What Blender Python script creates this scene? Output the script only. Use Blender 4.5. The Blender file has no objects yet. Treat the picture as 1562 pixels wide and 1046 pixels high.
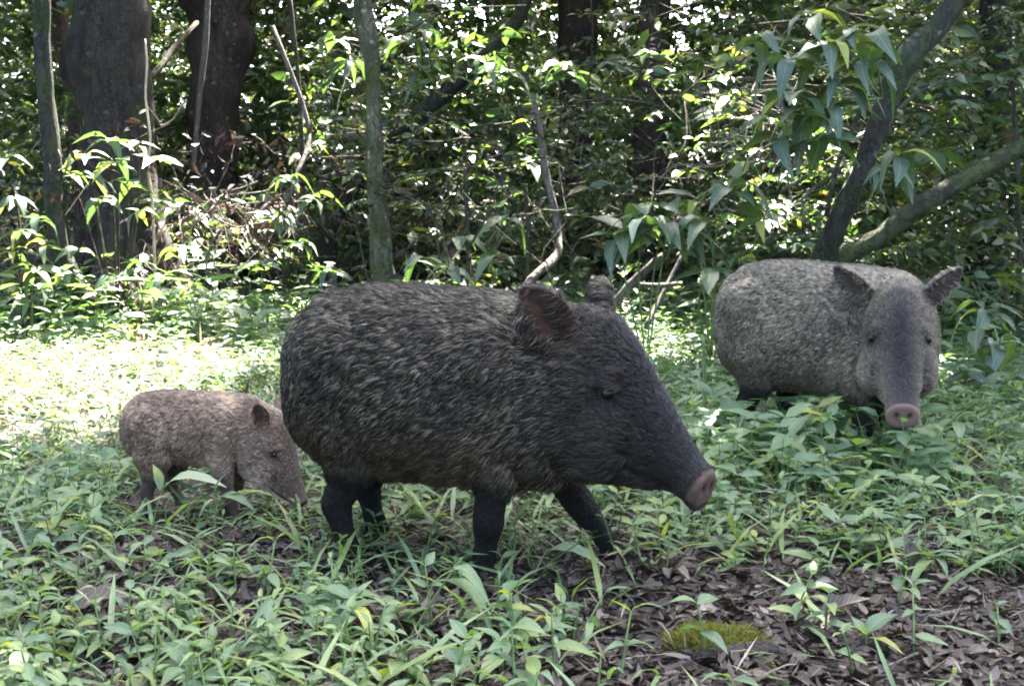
import bpy, bmesh, math, random
import numpy as np
from mathutils import Vector, Matrix, noise, kdtree

rad = math.radians
random.seed(11)
RNG = np.random.default_rng(11)
scene = bpy.context.scene
COL = scene.collection

# ------------------------------------------------------------------ camera
CAM_H, FPX, HORIZON = 0.70, 1885.0, 294.0
PITCH = math.atan((523.0 - HORIZON) / FPX)
cam_data = bpy.data.cameras.new('camera')
cam_data.sensor_width = 36.0
cam_data.lens = 36.0 * FPX / 1562.0
cam_data.clip_start, cam_data.clip_end = 0.05, 1000.0
cam = bpy.data.objects.new('camera', cam_data)
COL.objects.link(cam)
cam.location = (0, 0, CAM_H)
cam.rotation_euler = (math.pi / 2 - PITCH, 0, 0)
scene.camera = cam

# ------------------------------------------------------------------ light
SUN_AZ, SUN_EL = rad(20), rad(60)          # azimuth from +Y towards +X
SUN = np.array([math.sin(SUN_AZ) * math.cos(SUN_EL), math.cos(SUN_AZ) * math.cos(SUN_EL), math.sin(SUN_EL)])
world = bpy.data.worlds.new('World')
scene.world = world
world.use_nodes = True
nt = world.node_tree
nt.nodes.clear()
sky = nt.nodes.new('ShaderNodeTexSky')
sky.sky_type = 'NISHITA'
sky.sun_disc = False
sky.sun_elevation = SUN_EL
sky.sun_rotation = SUN_AZ
sky.dust_density = 5.0
sky.air_density = 0.7
sky.ozone_density = 1.0
bgn = nt.nodes.new('ShaderNodeBackground')
bgn.inputs['Strength'].default_value = 0.15
wout = nt.nodes.new('ShaderNodeOutputWorld')
nt.links.new(sky.outputs[0], bgn.inputs[0])
nt.links.new(bgn.outputs[0], wout.inputs[0])
sun_data = bpy.data.lights.new('sun', 'SUN')
sun_data.energy = 5.0
sun_data.angle = rad(0.5)
sun_data.color = (1.0, 0.95, 0.87)
sun = bpy.data.objects.new('sun', sun_data)
COL.objects.link(sun)
sun.rotation_euler = Vector(SUN).to_track_quat('Z', 'Y').to_euler()
scene.view_settings.view_transform = 'Standard'
scene.view_settings.look = 'None'
scene.view_settings.gamma = 1.0
scene.view_settings.use_curve_mapping = False
scene.view_settings.exposure = 4.3
scene.render.engine = 'CYCLES'
cy = scene.cycles
cy.max_bounces, cy.diffuse_bounces, cy.glossy_bounces, cy.transmission_bounces = 7, 5, 2, 5
cy.transparent_max_bounces = 4
cy.use_denoising = True
cy.filter_width = 1.9
cy.sample_clamp_indirect = 6.0
cy.caustics_reflective = cy.caustics_refractive = False

# ------------------------------------------------------------------ helpers
CP, SP_ = math.cos(PITCH), math.sin(PITCH)

def ray(px, py):
    u, v = (px - 781.0) / FPX, -(py - 523.0) / FPX
    return np.array([u, CP + v * SP_, v * CP - SP_])

def W(px, py, d):
    """point seen at pixel (px, py) of the photograph, d metres ahead"""
    r = ray(px, py)
    return np.array([0, 0, CAM_H]) + r * (d / r[1])

def vnoise(x, y, f, seed=0):
    x = np.asarray(x, float) * f + seed * 17.3
    y = np.asarray(y, float) * f - seed * 9.1
    xi, yi = np.floor(x), np.floor(y)
    xf, yf = x - xi, y - yi
    def hsh(a, b):
        v = np.sin(a * 127.1 + b * 311.7 + seed * 3.7) * 43758.5453
        return v - np.floor(v)
    u, v = xf * xf * (3 - 2 * xf), yf * yf * (3 - 2 * yf)
    return (hsh(xi, yi) * (1 - u) + hsh(xi + 1, yi) * u) * (1 - v) + (hsh(xi, yi + 1) * (1 - u) + hsh(xi + 1, yi + 1) * u) * v

def H(x, y):
    """ground height"""
    x, y = np.asarray(x, float), np.asarray(y, float)
    h = (vnoise(x, y, .7, 1) - .5) * .03 + (vnoise(x, y, 2.3, 2) - .5) * .02 + (vnoise(x, y, 9, 3) - .5) * .012
    h = h + np.clip(y - 7.5, 0, 30) * .045
    return h

def ground_at(px, py):
    r = ray(px, py)
    d = CAM_H / -r[2]
    for _ in range(6):
        p = np.array([0, 0, CAM_H]) + r * d
        d = (CAM_H - float(H(p[0], p[1]))) / -r[2]
    return np.array([0, 0, CAM_H]) + r * d

def link(o, parent=None):
    COL.objects.link(o)
    if parent is not None:
        o.parent = parent
    return o

def mesh_obj(name, verts, faces, mat, parent=None, smooth=True):
    me = bpy.data.meshes.new(name)
    me.from_pydata([tuple(v) for v in verts], [], faces)
    if smooth:
        me.polygons.foreach_set('use_smooth', [True] * len(me.polygons))
    if mat:
        me.materials.append(mat)
    return link(bpy.data.objects.new(name, me), parent)

def empty(name, loc=(0, 0, 0), rz=0.0):
    o = bpy.data.objects.new(name, None)
    o.empty_display_size = .05
    o.location = loc
    o.rotation_euler = (0, 0, rz)
    return link(o)

def tag(o, label=None, cat=None, group=None, kind=None):
    if label: o['label'] = label
    if cat: o['category'] = cat
    if group: o['group'] = group
    if kind: o['kind'] = kind
    return o

def norm(v):
    v = np.asarray(v, float)
    return v / (np.linalg.norm(v, axis=-1, keepdims=True) + 1e-9)

def smooth01(t):
    t = np.clip(t, 0, 1)
    return t * t * (3 - 2 * t)

# ------------------------------------------------------------------ materials
def new_mat(name):
    m = bpy.data.materials.new(name)
    m.use_nodes = True
    n = m.node_tree.nodes
    n.clear()
    return m, n, m.node_tree.links

def leaf_material(name, ramp, rough=.42, trans=.45, spec=.5, attr=True, tcol=(1.0, 1.15, .35)):
    """ramp: list of (pos, rgb) picked by a random value per leaf"""
    m, n, l = new_mat(name)
    out = n.new('ShaderNodeOutputMaterial')
    if attr:
        src = n.new('ShaderNodeAttribute'); src.attribute_name = 'tint'; fac = src.outputs['Fac']
    else:
        src = n.new('ShaderNodeObjectInfo'); fac = src.outputs['Random']
    cr = n.new('ShaderNodeValToRGB')
    e = cr.color_ramp.elements
    while len(e) < len(ramp): e.new(.5)
    for k, (p, c) in enumerate(ramp):
        e[k].position = p; e[k].color = (*c, 1)
    l.new(fac, cr.inputs[0])
    tc = n.new('ShaderNodeTexCoord')
    nz = n.new('ShaderNodeTexNoise'); nz.inputs['Scale'].default_value = 60; nz.inputs['Detail'].default_value = 2
    l.new(tc.outputs['Object'], nz.inputs['Vector'])
    mp = n.new('ShaderNodeMapRange'); mp.inputs['To Min'].default_value = .72; mp.inputs['To Max'].default_value = 1.28
    l.new(nz.outputs['Fac'], mp.inputs['Value'])
    hsv = n.new('ShaderNodeHueSaturation')
    l.new(cr.outputs['Color'], hsv.inputs['Color']); l.new(mp.outputs['Result'], hsv.inputs['Value'])
    leafcol, height = hsv.outputs['Color'], nz.outputs['Fac']
    if not attr:
        def mth(op, a, b=None, c=None):
            q = n.new('ShaderNodeMath'); q.operation = op
            for i, v in enumerate((a, b, c)):
                if v is None: continue
                if isinstance(v, (int, float)): q.inputs[i].default_value = v
                else: l.new(v, q.inputs[i])
            return q.outputs[0]
        sx = n.new('ShaderNodeSeparateXYZ'); l.new(tc.outputs['Object'], sx.inputs[0])
        ay = mth('ABSOLUTE', sx.outputs[1])
        wv = mth('SINE', mth('MULTIPLY', mth('MULTIPLY_ADD', ay, -1.1, sx.outputs[0]), 62.0))
        lat = mth('MULTIPLY', mth('GREATER_THAN', wv, .86), .45)
        rib = mth('LESS_THAN', ay, .010)
        vein = mth('MAXIMUM', lat, rib)
        mv = n.new('ShaderNodeMix'); mv.data_type = 'RGBA'
        l.new(mth('MULTIPLY', vein, .42), mv.inputs[0]); l.new(hsv.outputs['Color'], mv.inputs[6]); mv.inputs[7].default_value = (.20, .24, .14, 1)
        sp = n.new('ShaderNodeTexNoise'); sp.noise_dimensions = '4D'; sp.inputs['Scale'].default_value = 7; sp.inputs['Detail'].default_value = 4
        l.new(tc.outputs['Object'], sp.inputs['Vector']); l.new(mth('MULTIPLY', src.outputs['Random'], 71.0), sp.inputs['W'])
        spot = n.new('ShaderNodeMapRange'); spot.inputs['From Min'].default_value = .62; spot.inputs['From Max'].default_value = .70
        l.new(sp.outputs['Fac'], spot.inputs['Value'])
        ms_ = n.new('ShaderNodeMix'); ms_.data_type = 'RGBA'
        l.new(mth('MULTIPLY', spot.outputs[0], .75), ms_.inputs[0]); l.new(mv.outputs[2], ms_.inputs[6]); ms_.inputs[7].default_value = (.085, .060, .030, 1)
        leafcol = ms_.outputs[2]
        height = mth('MULTIPLY_ADD', vein, -.6, nz.outputs['Fac'])
    pb = n.new('ShaderNodeBsdfPrincipled')
    pb.inputs['Roughness'].default_value = rough
    pb.inputs['Specular IOR Level'].default_value = spec
    l.new(leafcol, pb.inputs['Base Color'])
    bp = n.new('ShaderNodeBump'); bp.inputs['Strength'].default_value = .25; bp.inputs['Distance'].default_value = .004
    l.new(height, bp.inputs['Height']); l.new(bp.outputs['Normal'], pb.inputs['Normal'])
    tr = n.new('ShaderNodeBsdfTranslucent')
    mx = n.new('ShaderNodeMix'); mx.data_type = 'RGBA'; mx.blend_type = 'MULTIPLY'; mx.inputs[0].default_value = 1
    l.new(leafcol, mx.inputs[6]); mx.inputs[7].default_value = (*[c * 1.6 for c in tcol], 1)
    l.new(mx.outputs[2], tr.inputs['Color'])
    ms = n.new('ShaderNodeMixShader'); ms.inputs[0].default_value = trans
    l.new(pb.outputs[0], ms.inputs[1]); l.new(tr.outputs[0], ms.inputs[2]); l.new(ms.outputs[0], out.inputs['Surface'])
    return m

def bark_material(name, c1, c2, moss=(.06, .085, .02), moss_amt=.5, scale=14, rough=.9, lichen=.6):
    m, n, l = new_mat(name)
    out = n.new('ShaderNodeOutputMaterial')
    tc = n.new('ShaderNodeTexCoord')
    mpg = n.new('ShaderNodeMapping'); mpg.inputs['Scale'].default_value = (1, 1, .3)
    l.new(tc.outputs['Object'], mpg.inputs['Vector'])
    n1 = n.new('ShaderNodeTexNoise'); n1.inputs['Scale'].default_value = scale; n1.inputs['Detail'].default_value = 8; n1.inputs['Roughness'].default_value = .7
    n2 = n.new('ShaderNodeTexNoise'); n2.inputs['Scale'].default_value = scale * .35; n2.inputs['Detail'].default_value = 5
    l.new(mpg.outputs[0], n1.inputs['Vector']); l.new(tc.outputs['Object'], n2.inputs['Vector'])
    cr = n.new('ShaderNodeValToRGB')
    cr.color_ramp.elements[0].position = .3; cr.color_ramp.elements[0].color = (*c1, 1)
    cr.color_ramp.elements[1].position = .7; cr.color_ramp.elements[1].color = (*c2, 1)
    l.new(n1.outputs['Fac'], cr.inputs[0])
    r2 = n.new('ShaderNodeValToRGB')
    r2.color_ramp.elements[0].position = .62 - .3 * moss_amt; r2.color_ramp.elements[0].color = (0, 0, 0, 1)
    r2.color_ramp.elements[1].position = .74 - .2 * moss_amt; r2.color_ramp.elements[1].color = (1, 1, 1, 1)
    l.new(n2.outputs['Fac'], r2.inputs[0])
    mx = n.new('ShaderNodeMix'); mx.data_type = 'RGBA'
    l.new(r2.outputs['Color'], mx.inputs[0]); l.new(cr.outputs['Color'], mx.inputs[6]); mx.inputs[7].default_value = (*moss, 1)
    # pale lichen spots
    vl = n.new('ShaderNodeTexVoronoi'); vl.inputs['Scale'].default_value = scale * .9
    n3 = n.new('ShaderNodeTexNoise'); n3.inputs['Scale'].default_value = scale * 2.2; n3.inputs['Detail'].default_value = 6
    l.new(tc.outputs['Object'], n3.inputs['Vector'])
    l.new(tc.outputs['Object'], vl.inputs['Vector'])
    sm = n.new('ShaderNodeMath'); sm.operation = 'MULTIPLY_ADD'; sm.inputs[1].default_value = .55
    l.new(n3.outputs['Fac'], sm.inputs[0]); l.new(vl.outputs['Distance'], sm.inputs[2])
    r3 = n.new('ShaderNodeValToRGB')
    r3.color_ramp.elements[0].position = .36; r3.color_ramp.elements[0].color = (lichen, lichen, lichen, 1)
    r3.color_ramp.elements[1].position = .46; r3.color_ramp.elements[1].color = (0, 0, 0, 1)
    l.new(sm.outputs[0], r3.inputs[0])
    mx2 = n.new('ShaderNodeMix'); mx2.data_type = 'RGBA'
    l.new(r3.outputs['Color'], mx2.inputs[0]); l.new(mx.outputs[2], mx2.inputs[6]); mx2.inputs[7].default_value = (*[min(.4, c * 2.6) for c in c2], 1)
    # long cracks
    mpc = n.new('ShaderNodeMapping'); mpc.inputs['Scale'].default_value = (1, 1, .16)
    wv = n.new('ShaderNodeVectorMath'); wv.operation = 'SCALE'; wv.inputs['Scale'].default_value = 1.6 / scale
    l.new(n3.outputs['Color'], wv.inputs[0])
    wa = n.new('ShaderNodeVectorMath'); wa.operation = 'ADD'
    l.new(tc.outputs['Object'], wa.inputs[0]); l.new(wv.outputs[0], wa.inputs[1])
    l.new(wa.outputs[0], mpc.inputs['Vector'])
    vc = n.new('ShaderNodeTexVoronoi'); vc.feature = 'DISTANCE_TO_EDGE'; vc.inputs['Scale'].default_value = scale * 1.6
    l.new(mpc.outputs[0], vc.inputs['Vector'])
    rc = n.new('ShaderNodeMapRange'); rc.inputs['From Max'].default_value = .10; rc.inputs['To Min'].default_value = .72
    l.new(vc.outputs['Distance'], rc.inputs['Value'])
    mc = n.new('ShaderNodeMix'); mc.data_type = 'RGBA'; mc.blend_type = 'MULTIPLY'; mc.inputs[0].default_value = 1
    l.new(mx2.outputs[2], mc.inputs[6]); l.new(rc.outputs[0], mc.inputs[7])
    pb = n.new('ShaderNodeBsdfPrincipled'); pb.inputs['Roughness'].default_value = rough; pb.inputs['Specular IOR Level'].default_value = .25
    l.new(mc.outputs[2], pb.inputs['Base Color'])
    hh = n.new('ShaderNodeMath'); hh.operation = 'MULTIPLY_ADD'; hh.inputs[1].default_value = .8
    l.new(rc.outputs[0], hh.inputs[0]); l.new(n1.outputs['Fac'], hh.inputs[2])
    bp = n.new('ShaderNodeBump'); bp.inputs['Strength'].default_value = 1.0; bp.inputs['Distance'].default_value = .025
    l.new(hh.outputs[0], bp.inputs['Height']); l.new(bp.outputs['Normal'], pb.inputs['Normal'])
    l.new(pb.outputs[0], out.inputs['Surface'])
    return m

def plain_material(name, col, rough=.7, spec=.3, attr=None, var=0.0):
    m, n, l = new_mat(name)
    out = n.new('ShaderNodeOutputMaterial')
    pb = n.new('ShaderNodeBsdfPrincipled')
    pb.inputs['Roughness'].default_value = rough
    pb.inputs['Specular IOR Level'].default_value = spec
    if attr:
        a = n.new('ShaderNodeAttribute'); a.attribute_name = attr
        l.new(a.outputs['Color'], pb.inputs['Base Color'])
    else:
        tc = n.new('ShaderNodeTexCoord')
        nz = n.new('ShaderNodeTexNoise'); nz.inputs['Scale'].default_value = 40; nz.inputs['Detail'].default_value = 4
        l.new(tc.outputs['Object'], nz.inputs['Vector'])
        cr = n.new('ShaderNodeValToRGB')
        cr.color_ramp.elements[0].position = .3; cr.color_ramp.elements[0].color = (*[c * (1 - var) for c in col], 1)
        cr.color_ramp.elements[1].position = .7; cr.color_ramp.elements[1].color = (*[c * (1 + var) for c in col], 1)
        l.new(nz.outputs['Fac'], cr.inputs[0]); l.new(cr.outputs[0], pb.inputs['Base Color'])
    l.new(pb.outputs[0], out.inputs['Surface'])
    return m

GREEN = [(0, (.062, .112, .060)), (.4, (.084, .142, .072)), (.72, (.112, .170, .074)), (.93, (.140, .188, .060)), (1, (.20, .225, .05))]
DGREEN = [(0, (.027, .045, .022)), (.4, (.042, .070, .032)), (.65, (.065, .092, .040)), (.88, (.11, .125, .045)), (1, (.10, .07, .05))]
LITTER = [(0, (.010, .007, .006)), (.4, (.020, .014, .011)), (.65, (.036, .027, .022)), (.88, (.062, .049, .042)), (1, (.12, .10, .088))]
M = {
    'herb': leaf_material('herb_leaf', GREEN, .5, .38, .45, tcol=(1, 1.1, .42)),
    'herb_o': leaf_material('herb_leaf_single', GREEN, .5, .38, .45, attr=False, tcol=(1, 1.1, .42)),
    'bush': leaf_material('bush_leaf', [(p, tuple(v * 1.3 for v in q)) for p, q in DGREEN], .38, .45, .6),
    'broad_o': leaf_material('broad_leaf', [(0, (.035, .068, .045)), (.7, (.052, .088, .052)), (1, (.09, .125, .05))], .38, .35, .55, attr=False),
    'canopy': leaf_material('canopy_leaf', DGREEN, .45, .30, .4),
    'litter': leaf_material('dead_leaf_litter', LITTER, .6, .15, .3, tcol=(.9, .6, .4)),
    'litter_o': leaf_material('dead_leaf', LITTER, .6, .15, .3, attr=False, tcol=(.9, .6, .4)),
    'yellow_o': leaf_material('yellow_leaf', [(0, (.24, .27, .05)), (1, (.33, .34, .08))], .5, .4, .4, attr=False, tcol=(1, 1, .5)),
    'pale_o': leaf_material('pale_leaf', [(0, (.20, .26, .15)), (1, (.30, .34, .22))], .5, .35, .4, attr=False, tcol=(1, 1, .7)),  # pale leaves; part of the whiteness is sunlight put into the colour
    'frond': leaf_material('dead_frond', [(0, (.035, .02, .016)), (.45, (.07, .045, .037)), (.7, (.05, .065, .025)), (1, (.16, .13, .115))], .6, .25, .3, tcol=(.9, .6, .5)),
    'bark_dark': bark_material('dark_bark', (.020, .0165, .014), (.060, .050, .042), moss=(.042, .048, .02), moss_amt=.25),
    'bark_red': bark_material('reddish_bark', (.030, .022, .018), (.095, .068, .056), moss=(.04, .045, .018), moss_amt=.1),
    'bark_moss': bark_material('mossy_bark', (.025, .024, .015), (.07, .07, .04), moss=(.042, .058, .016), moss_amt=.8),
    'bark_pale': bark_material('pale_bark', (.045, .042, .028), (.14, .135, .09), moss=(.05, .06, .015), moss_amt=.6, scale=18),
    'bark_grey': bark_material('grey_bark', (.018, .017, .014), (.055, .052, .042), moss=(.030, .042, .015), moss_amt=.5),
    'twig': bark_material('twig_bark', (.08, .065, .05), (.22, .19, .16), moss_amt=.1, scale=30),
    'twig_dark': bark_material('dark_twig_bark', (.03, .024, .018), (.10, .08, .06), moss_amt=.3, scale=30),
    'stem': plain_material('green_stem', (.10, .15, .05), .6, .3, var=.35),
    'straw': plain_material('dry_straw', (.30, .26, .17), .6, .3, var=.3),
    'dry': leaf_material('dry_grass', [(0, (.07, .055, .035)), (.6, (.15, .125, .085)), (1, (.26, .235, .185))], .6, .25, .3, tcol=(1, .85, .6)),
    'moss': leaf_material('moss', [(0, (.07, .078, .014)), (.6, (.12, .122, .022)), (1, (.19, .175, .045))], .8, .3, .2),
    'eye': plain_material('eye', (.003, .0025, .002), .12, .45),
}

# ground
def ground_material():
    m, n, l = new_mat('forest_soil')
    out = n.new('ShaderNodeOutputMaterial')
    tc = n.new('ShaderNodeTexCoord')
    v = n.new('ShaderNodeTexVoronoi'); v.inputs['Scale'].default_value = 26; v.inputs['Randomness'].default_value = 1
    w = n.new('ShaderNodeTexNoise'); w.inputs['Scale'].default_value = 9; w.inputs['Detail'].default_value = 8
    d = n.new('ShaderNodeVectorMath'); d.operation = 'ADD'
    sc = n.new('ShaderNodeVectorMath'); sc.operation = 'SCALE'; sc.inputs['Scale'].default_value = .12
    l.new(tc.outputs['Object'], w.inputs['Vector']); l.new(w.outputs['Color'], sc.inputs[0])
    l.new(tc.outputs['Object'], d.inputs[0]); l.new(sc.outputs[0], d.inputs[1]); l.new(d.outputs[0], v.inputs['Vector'])
    hs = n.new('ShaderNodeSeparateColor'); l.new(v.outputs['Color'], hs.inputs[0])
    cr = n.new('ShaderNodeValToRGB')
    e = cr.color_ramp.elements
    e[0].position = 0; e[0].color = (.006, .0048, .004, 1)
    e[1].position = 1; e[1].color = (.055, .043, .036, 1)
    x = e.new(.5); x.color = (.016, .012, .0095, 1)
    x = e.new(.8); x.color = (.028, .021, .017, 1)
    l.new(hs.outputs[0], cr.inputs[0])
    n2 = n.new('ShaderNodeTexNoise'); n2.inputs['Scale'].default_value = 45; n2.inputs['Detail'].default_value = 6
    l.new(tc.outputs['Object'], n2.inputs['Vector'])
    ad = n.new('ShaderNodeMath'); ad.operation = 'MULTIPLY_ADD'; ad.inputs[1].default_value = .8
    l.new(n2.outputs['Fac'], ad.inputs[0]); l.new(hs.outputs[1], ad.inputs[2])
    pb = n.new('ShaderNodeBsdfPrincipled'); pb.inputs['Roughness'].default_value = .8; pb.inputs['Specular IOR Level'].default_value = .25
    bp = n.new('ShaderNodeBump'); bp.inputs['Strength'].default_value = .9; bp.inputs['Distance'].default_value = .012
    l.new(ad.outputs[0], bp.inputs['Height']); l.new(bp.outputs[0], pb.inputs['Normal'])
    l.new(cr.outputs[0], pb.inputs['Base Color']); l.new(pb.outputs[0], out.inputs['Surface'])
    return m

def build_ground():
    def axis(lo, hi, step, far):
        a = list(np.arange(lo, hi + 1e-6, step))
        s = step
        while a[-1] < far: s *= 1.25; a.append(a[-1] + s)
        s = step
        while a[0] > -far: s *= 1.25; a.insert(0, a[0] - s)
        return np.array(a)
    xs, ys = axis(-4, 4, .06, 300), axis(0, 9, .06, 300)
    X, Y = np.meshgrid(xs, ys)
    Z = H(X, Y)
    nx, ny = len(xs), len(ys)
    verts = np.stack([X, Y, Z], -1).reshape(-1, 3)
    idx = np.arange(nx * ny).reshape(ny, nx)
    f = np.stack([idx[:-1, :-1], idx[:-1, 1:], idx[1:, 1:], idx[1:, :-1]], -1).reshape(-1, 4)
    o = mesh_obj('ground', verts.tolist(), f.tolist(), ground_material())
    tag(o, 'dark brown forest floor of soil and rotting leaves', kind='structure')
build_ground()

# ------------------------------------------------------------------ tubes
def tube_geo(pts, radii, sides=10, rough=0.0, seed=0, cap=True, sub=4):
    """smooth tapered tube along a polyline (Catmull-Rom); returns verts, faces"""
    pts = np.asarray(pts, float); radii = np.asarray(radii, float)
    if sub > 1 and len(pts) > 2:
        P = np.vstack([2 * pts[0] - pts[1], pts, 2 * pts[-1] - pts[-2]])
        op, orr = [], []
        for i in range(len(pts) - 1):
            for k in range(sub):
                t = k / sub
                a, b, c, d = P[i], P[i + 1], P[i + 2], P[i + 3]
                op.append(.5 * ((2 * b) + (c - a) * t + (2 * a - 5 * b + 4 * c - d) * t * t + (3 * b - a - 3 * c + d) * t ** 3))
                orr.append(radii[i] * (1 - t) + radii[i + 1] * t)
        op.append(pts[-1]); orr.append(radii[-1])
        pts, radii = np.array(op), np.array(orr)
    n = len(pts)
    tan = norm(np.gradient(pts, axis=0))
    ref = np.array([0.0, 0, 1]) if abs(tan[0][2]) < .9 else np.array([1.0, 0, 0])
    u = norm(np.cross(tan[0], ref))
    verts, faces = [], []
    for i in range(n):
        u = norm(u - tan[i] * np.dot(u, tan[i]))
        v = np.cross(tan[i], u)
        for k in range(sides):
            a = 2 * math.pi * k / sides
            r = radii[i]
            if rough:
                q = pts[i] + (u * math.cos(a) + v * math.sin(a)) * r
                k9 = 9 / max(.3, radii[0] * 8)
                r *= 1 + rough * noise.noise(Vector((q[0] * k9, q[1] * k9, q[2] * 3 + seed))) + rough * .7 * noise.noise(Vector((q[0] * 4 * k9, q[1] * 4 * k9, q[2] * 11 + seed)))
            verts.append(pts[i] + (u * math.cos(a) + v * math.sin(a)) * r)
    for i in range(n - 1):
        for k in range(sides):
            k2 = (k + 1) % sides
            faces.append((i * sides + k, i * sides + k2, (i + 1) * sides + k2, (i + 1) * sides + k))
    if cap:
        faces.append(tuple(range(sides - 1, -1, -1)))
        faces.append(tuple((n - 1) * sides + k for k in range(sides)))
    return verts, faces

def tube(name, pts, radii, mat, parent=None, sides=10, rough=0.0, seed=0, sub=4):
    v, f = tube_geo(pts, radii, sides, rough, seed, sub=sub)
    return mesh_obj(name, v, f, mat, parent)

class Geo:
    """collects pieces that belong to one part"""
    def __init__(s): s.v, s.f, s.n = [], [], 0
    def add(s, v, f):
        s.v.extend(v); s.f.extend([tuple(i + s.n for i in q) for q in f]); s.n += len(v)
    def tube(s, *a, **k): s.add(*tube_geo(*a, **k))
    def build(s, name, mat, parent=None): return mesh_obj(name, s.v, s.f, mat, parent)

# ------------------------------------------------------------------ leaves
def leaf_batch(name, pos, dirs, up, L, Wd, mat, tint=None, droop=.25, fold=.25, parent=None, detail=2):
    """many leaves as one mesh; arrays of base point, direction, up, length, width"""
    pos, dirs, up = np.asarray(pos, float), norm(dirs), np.asarray(up, float)
    N = len(pos)
    L, Wd = np.broadcast_to(np.asarray(L, float), (N,)), np.broadcast_to(np.asarray(Wd, float), (N,))
    droop = np.broadcast_to(np.asarray(droop, float), (N,))
    side = norm(np.cross(dirs, up)); nr = norm(np.cross(side, dirs))
    if detail == 2:
        st = [(0, 0, 0), (.3, -.43, 1), (.3, 0, 0), (.3, .43, 1), (.66, -.36, 1), (.66, 0, 0), (.66, .36, 1), (1, 0, 0)]
        quads = [(2, 5, 4, 1), (3, 6, 5, 2)]; tris = [(0, 2, 1), (0, 3, 2), (5, 7, 4), (6, 7, 5)]
    else:
        st = [(0, 0, 0), (.42, -.46, 1), (.42, .46, 1), (1, 0, 0)]
        quads = []; tris = [(0, 2, 1), (1, 2, 3)]
    k = len(st)
    V = np.zeros((N, k, 3))
    for j, (t, s, fl) in enumerate(st):
        z = fl * fold * Wd * abs(s) - droop * L * t * t
        V[:, j] = pos + dirs * (L * t)[:, None] + side * (Wd * s)[:, None] + nr * z[:, None]
    base = (np.arange(N) * k)[:, None]
    T = (base[:, :, None] + np.array(tris)[None]).reshape(-1, 3)
    Q = (base[:, :, None] + np.array(quads)[None]).reshape(-1, 4) if quads else np.zeros((0, 4), int)
    me = bpy.data.meshes.new(name)
    me.vertices.add(N * k); me.vertices.foreach_set('co', V.reshape(-1))
    nl = T.size + Q.size
    me.loops.add(nl); me.loops.foreach_set('vertex_index', np.concatenate([T.reshape(-1), Q.reshape(-1)]).astype(np.int32))
    npoly = len(T) + len(Q)
    me.polygons.add(npoly)
    starts = np.concatenate([np.arange(len(T)) * 3, len(T) * 3 + np.arange(len(Q)) * 4]).astype(np.int32)
    me.polygons.foreach_set('loop_start', starts)
    me.polygons.foreach_set('use_smooth', np.ones(npoly, bool))
    me.update(calc_edges=True)
    if tint is None: tint = RNG.random(N)
    at = me.attributes.new('tint', 'FLOAT', 'POINT')
    at.data.foreach_set('value', np.repeat(np.asarray(tint, float), k).astype(np.float32))
    me.materials.append(mat)
    return link(bpy.data.objects.new(name, me), parent)

def leaf_mesh(name, mat, width=.36, droop=.25, fold=.2, curl=0.0, peak=.38, n=6, wave=0.0, twist=0.0):
    """one single leaf of unit length along +X, shared by alike leaves"""
    v, f = [], []
    for i in range(n + 1):
        t = i / n
        a = math.log(.5) / math.log(peak)
        w = width / 2 * (max(0.0, math.sin(math.pi * t ** a)) ** .9) * (1 - .25 * t)
        w = max(w, .008)
        z0 = -droop * t * t + curl * math.sin(t * math.pi)
        for s in (-1, -.5, 0, .5, 1):
            z = z0 + fold * w * abs(s) + wave * w * math.sin(t * 17 + s * 2) * abs(s) + twist * s * w * t
            v.append((t, s * w, z))
    for i in range(n):
        for k in range(4):
            f.append((i * 5 + k, (i + 1) * 5 + k, (i + 1) * 5 + k + 1, i * 5 + k + 1))
    me = bpy.data.meshes.new(name)
    me.from_pydata(v, [], f)
    me.polygons.foreach_set('use_smooth', [True] * len(f))
    me.materials.append(mat)
    return me

def frame(d, up=(0, 0, 1), roll=0.0):
    d = Vector(d).normalized(); up = Vector(up)
    s = up.cross(d)
    if s.length < 1e-3: s = Vector((0, 1, 0))
    s.normalize(); n = d.cross(s)
    m = Matrix((d, s, n)).transposed()
    return (m @ Matrix.Rotation(roll, 3, 'X')).to_4x4()

def put_leaf(me, parent, pos, d, length, roll=0.0, wscale=1.0, name='leaf'):
    o = bpy.data.objects.new(name, me)
    link(o, parent)
    o.matrix_basis = Matrix.Translation(Vector(pos)) @ frame(d, roll=roll) @ Matrix.Diagonal((length, length * wscale, length, 1))
    return o

# ------------------------------------------------------------------ peccaries
SKIN = plain_material('peccary_skin', (.03, .025, .02), .75, .25, attr='hide')
FUR = plain_material('peccary_fur', (.03, .025, .02), .55, .30, attr='hair')

def px_local(px, py):          # side view drawing of an adult: pixel of the large animal -> metres
    return ((px - 640) / 850.0, (875 - py) / 880.0)

TORSO = [  # x, top, bottom, half width
    (-.312, .400, .315, .020), (-.302, .440, .258, .066), (-.278, .474, .218, .102), (-.232, .500, .192, .126),
    (-.17, .514, .178, .134), (-.09, .518, .178, .142), (0.0, .513, .178, .144), (.08, .507, .178, .136),
    (.15, .503, .180, .124), (.21, .498, .186, .110)]
HEADP = [  # top pixel, bottom pixel, half width
    ((850, 447), (838, 700), .096), ((900, 452), (880, 708), .087), ((938, 470), (915, 715), .074),
    ((966, 512), (945, 722), .058), ((990, 566), (966, 729), .047), ((1011, 614), (988, 733), .040),
    ((1031, 656), (1006, 738), .038), ((1048, 688), (1020, 748), .037), ((1053, 696), (1028, 757), .0390),
    ((1062, 706), (1037, 765), .0395), ((1066, 711), (1042, 764), .036)]

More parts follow.
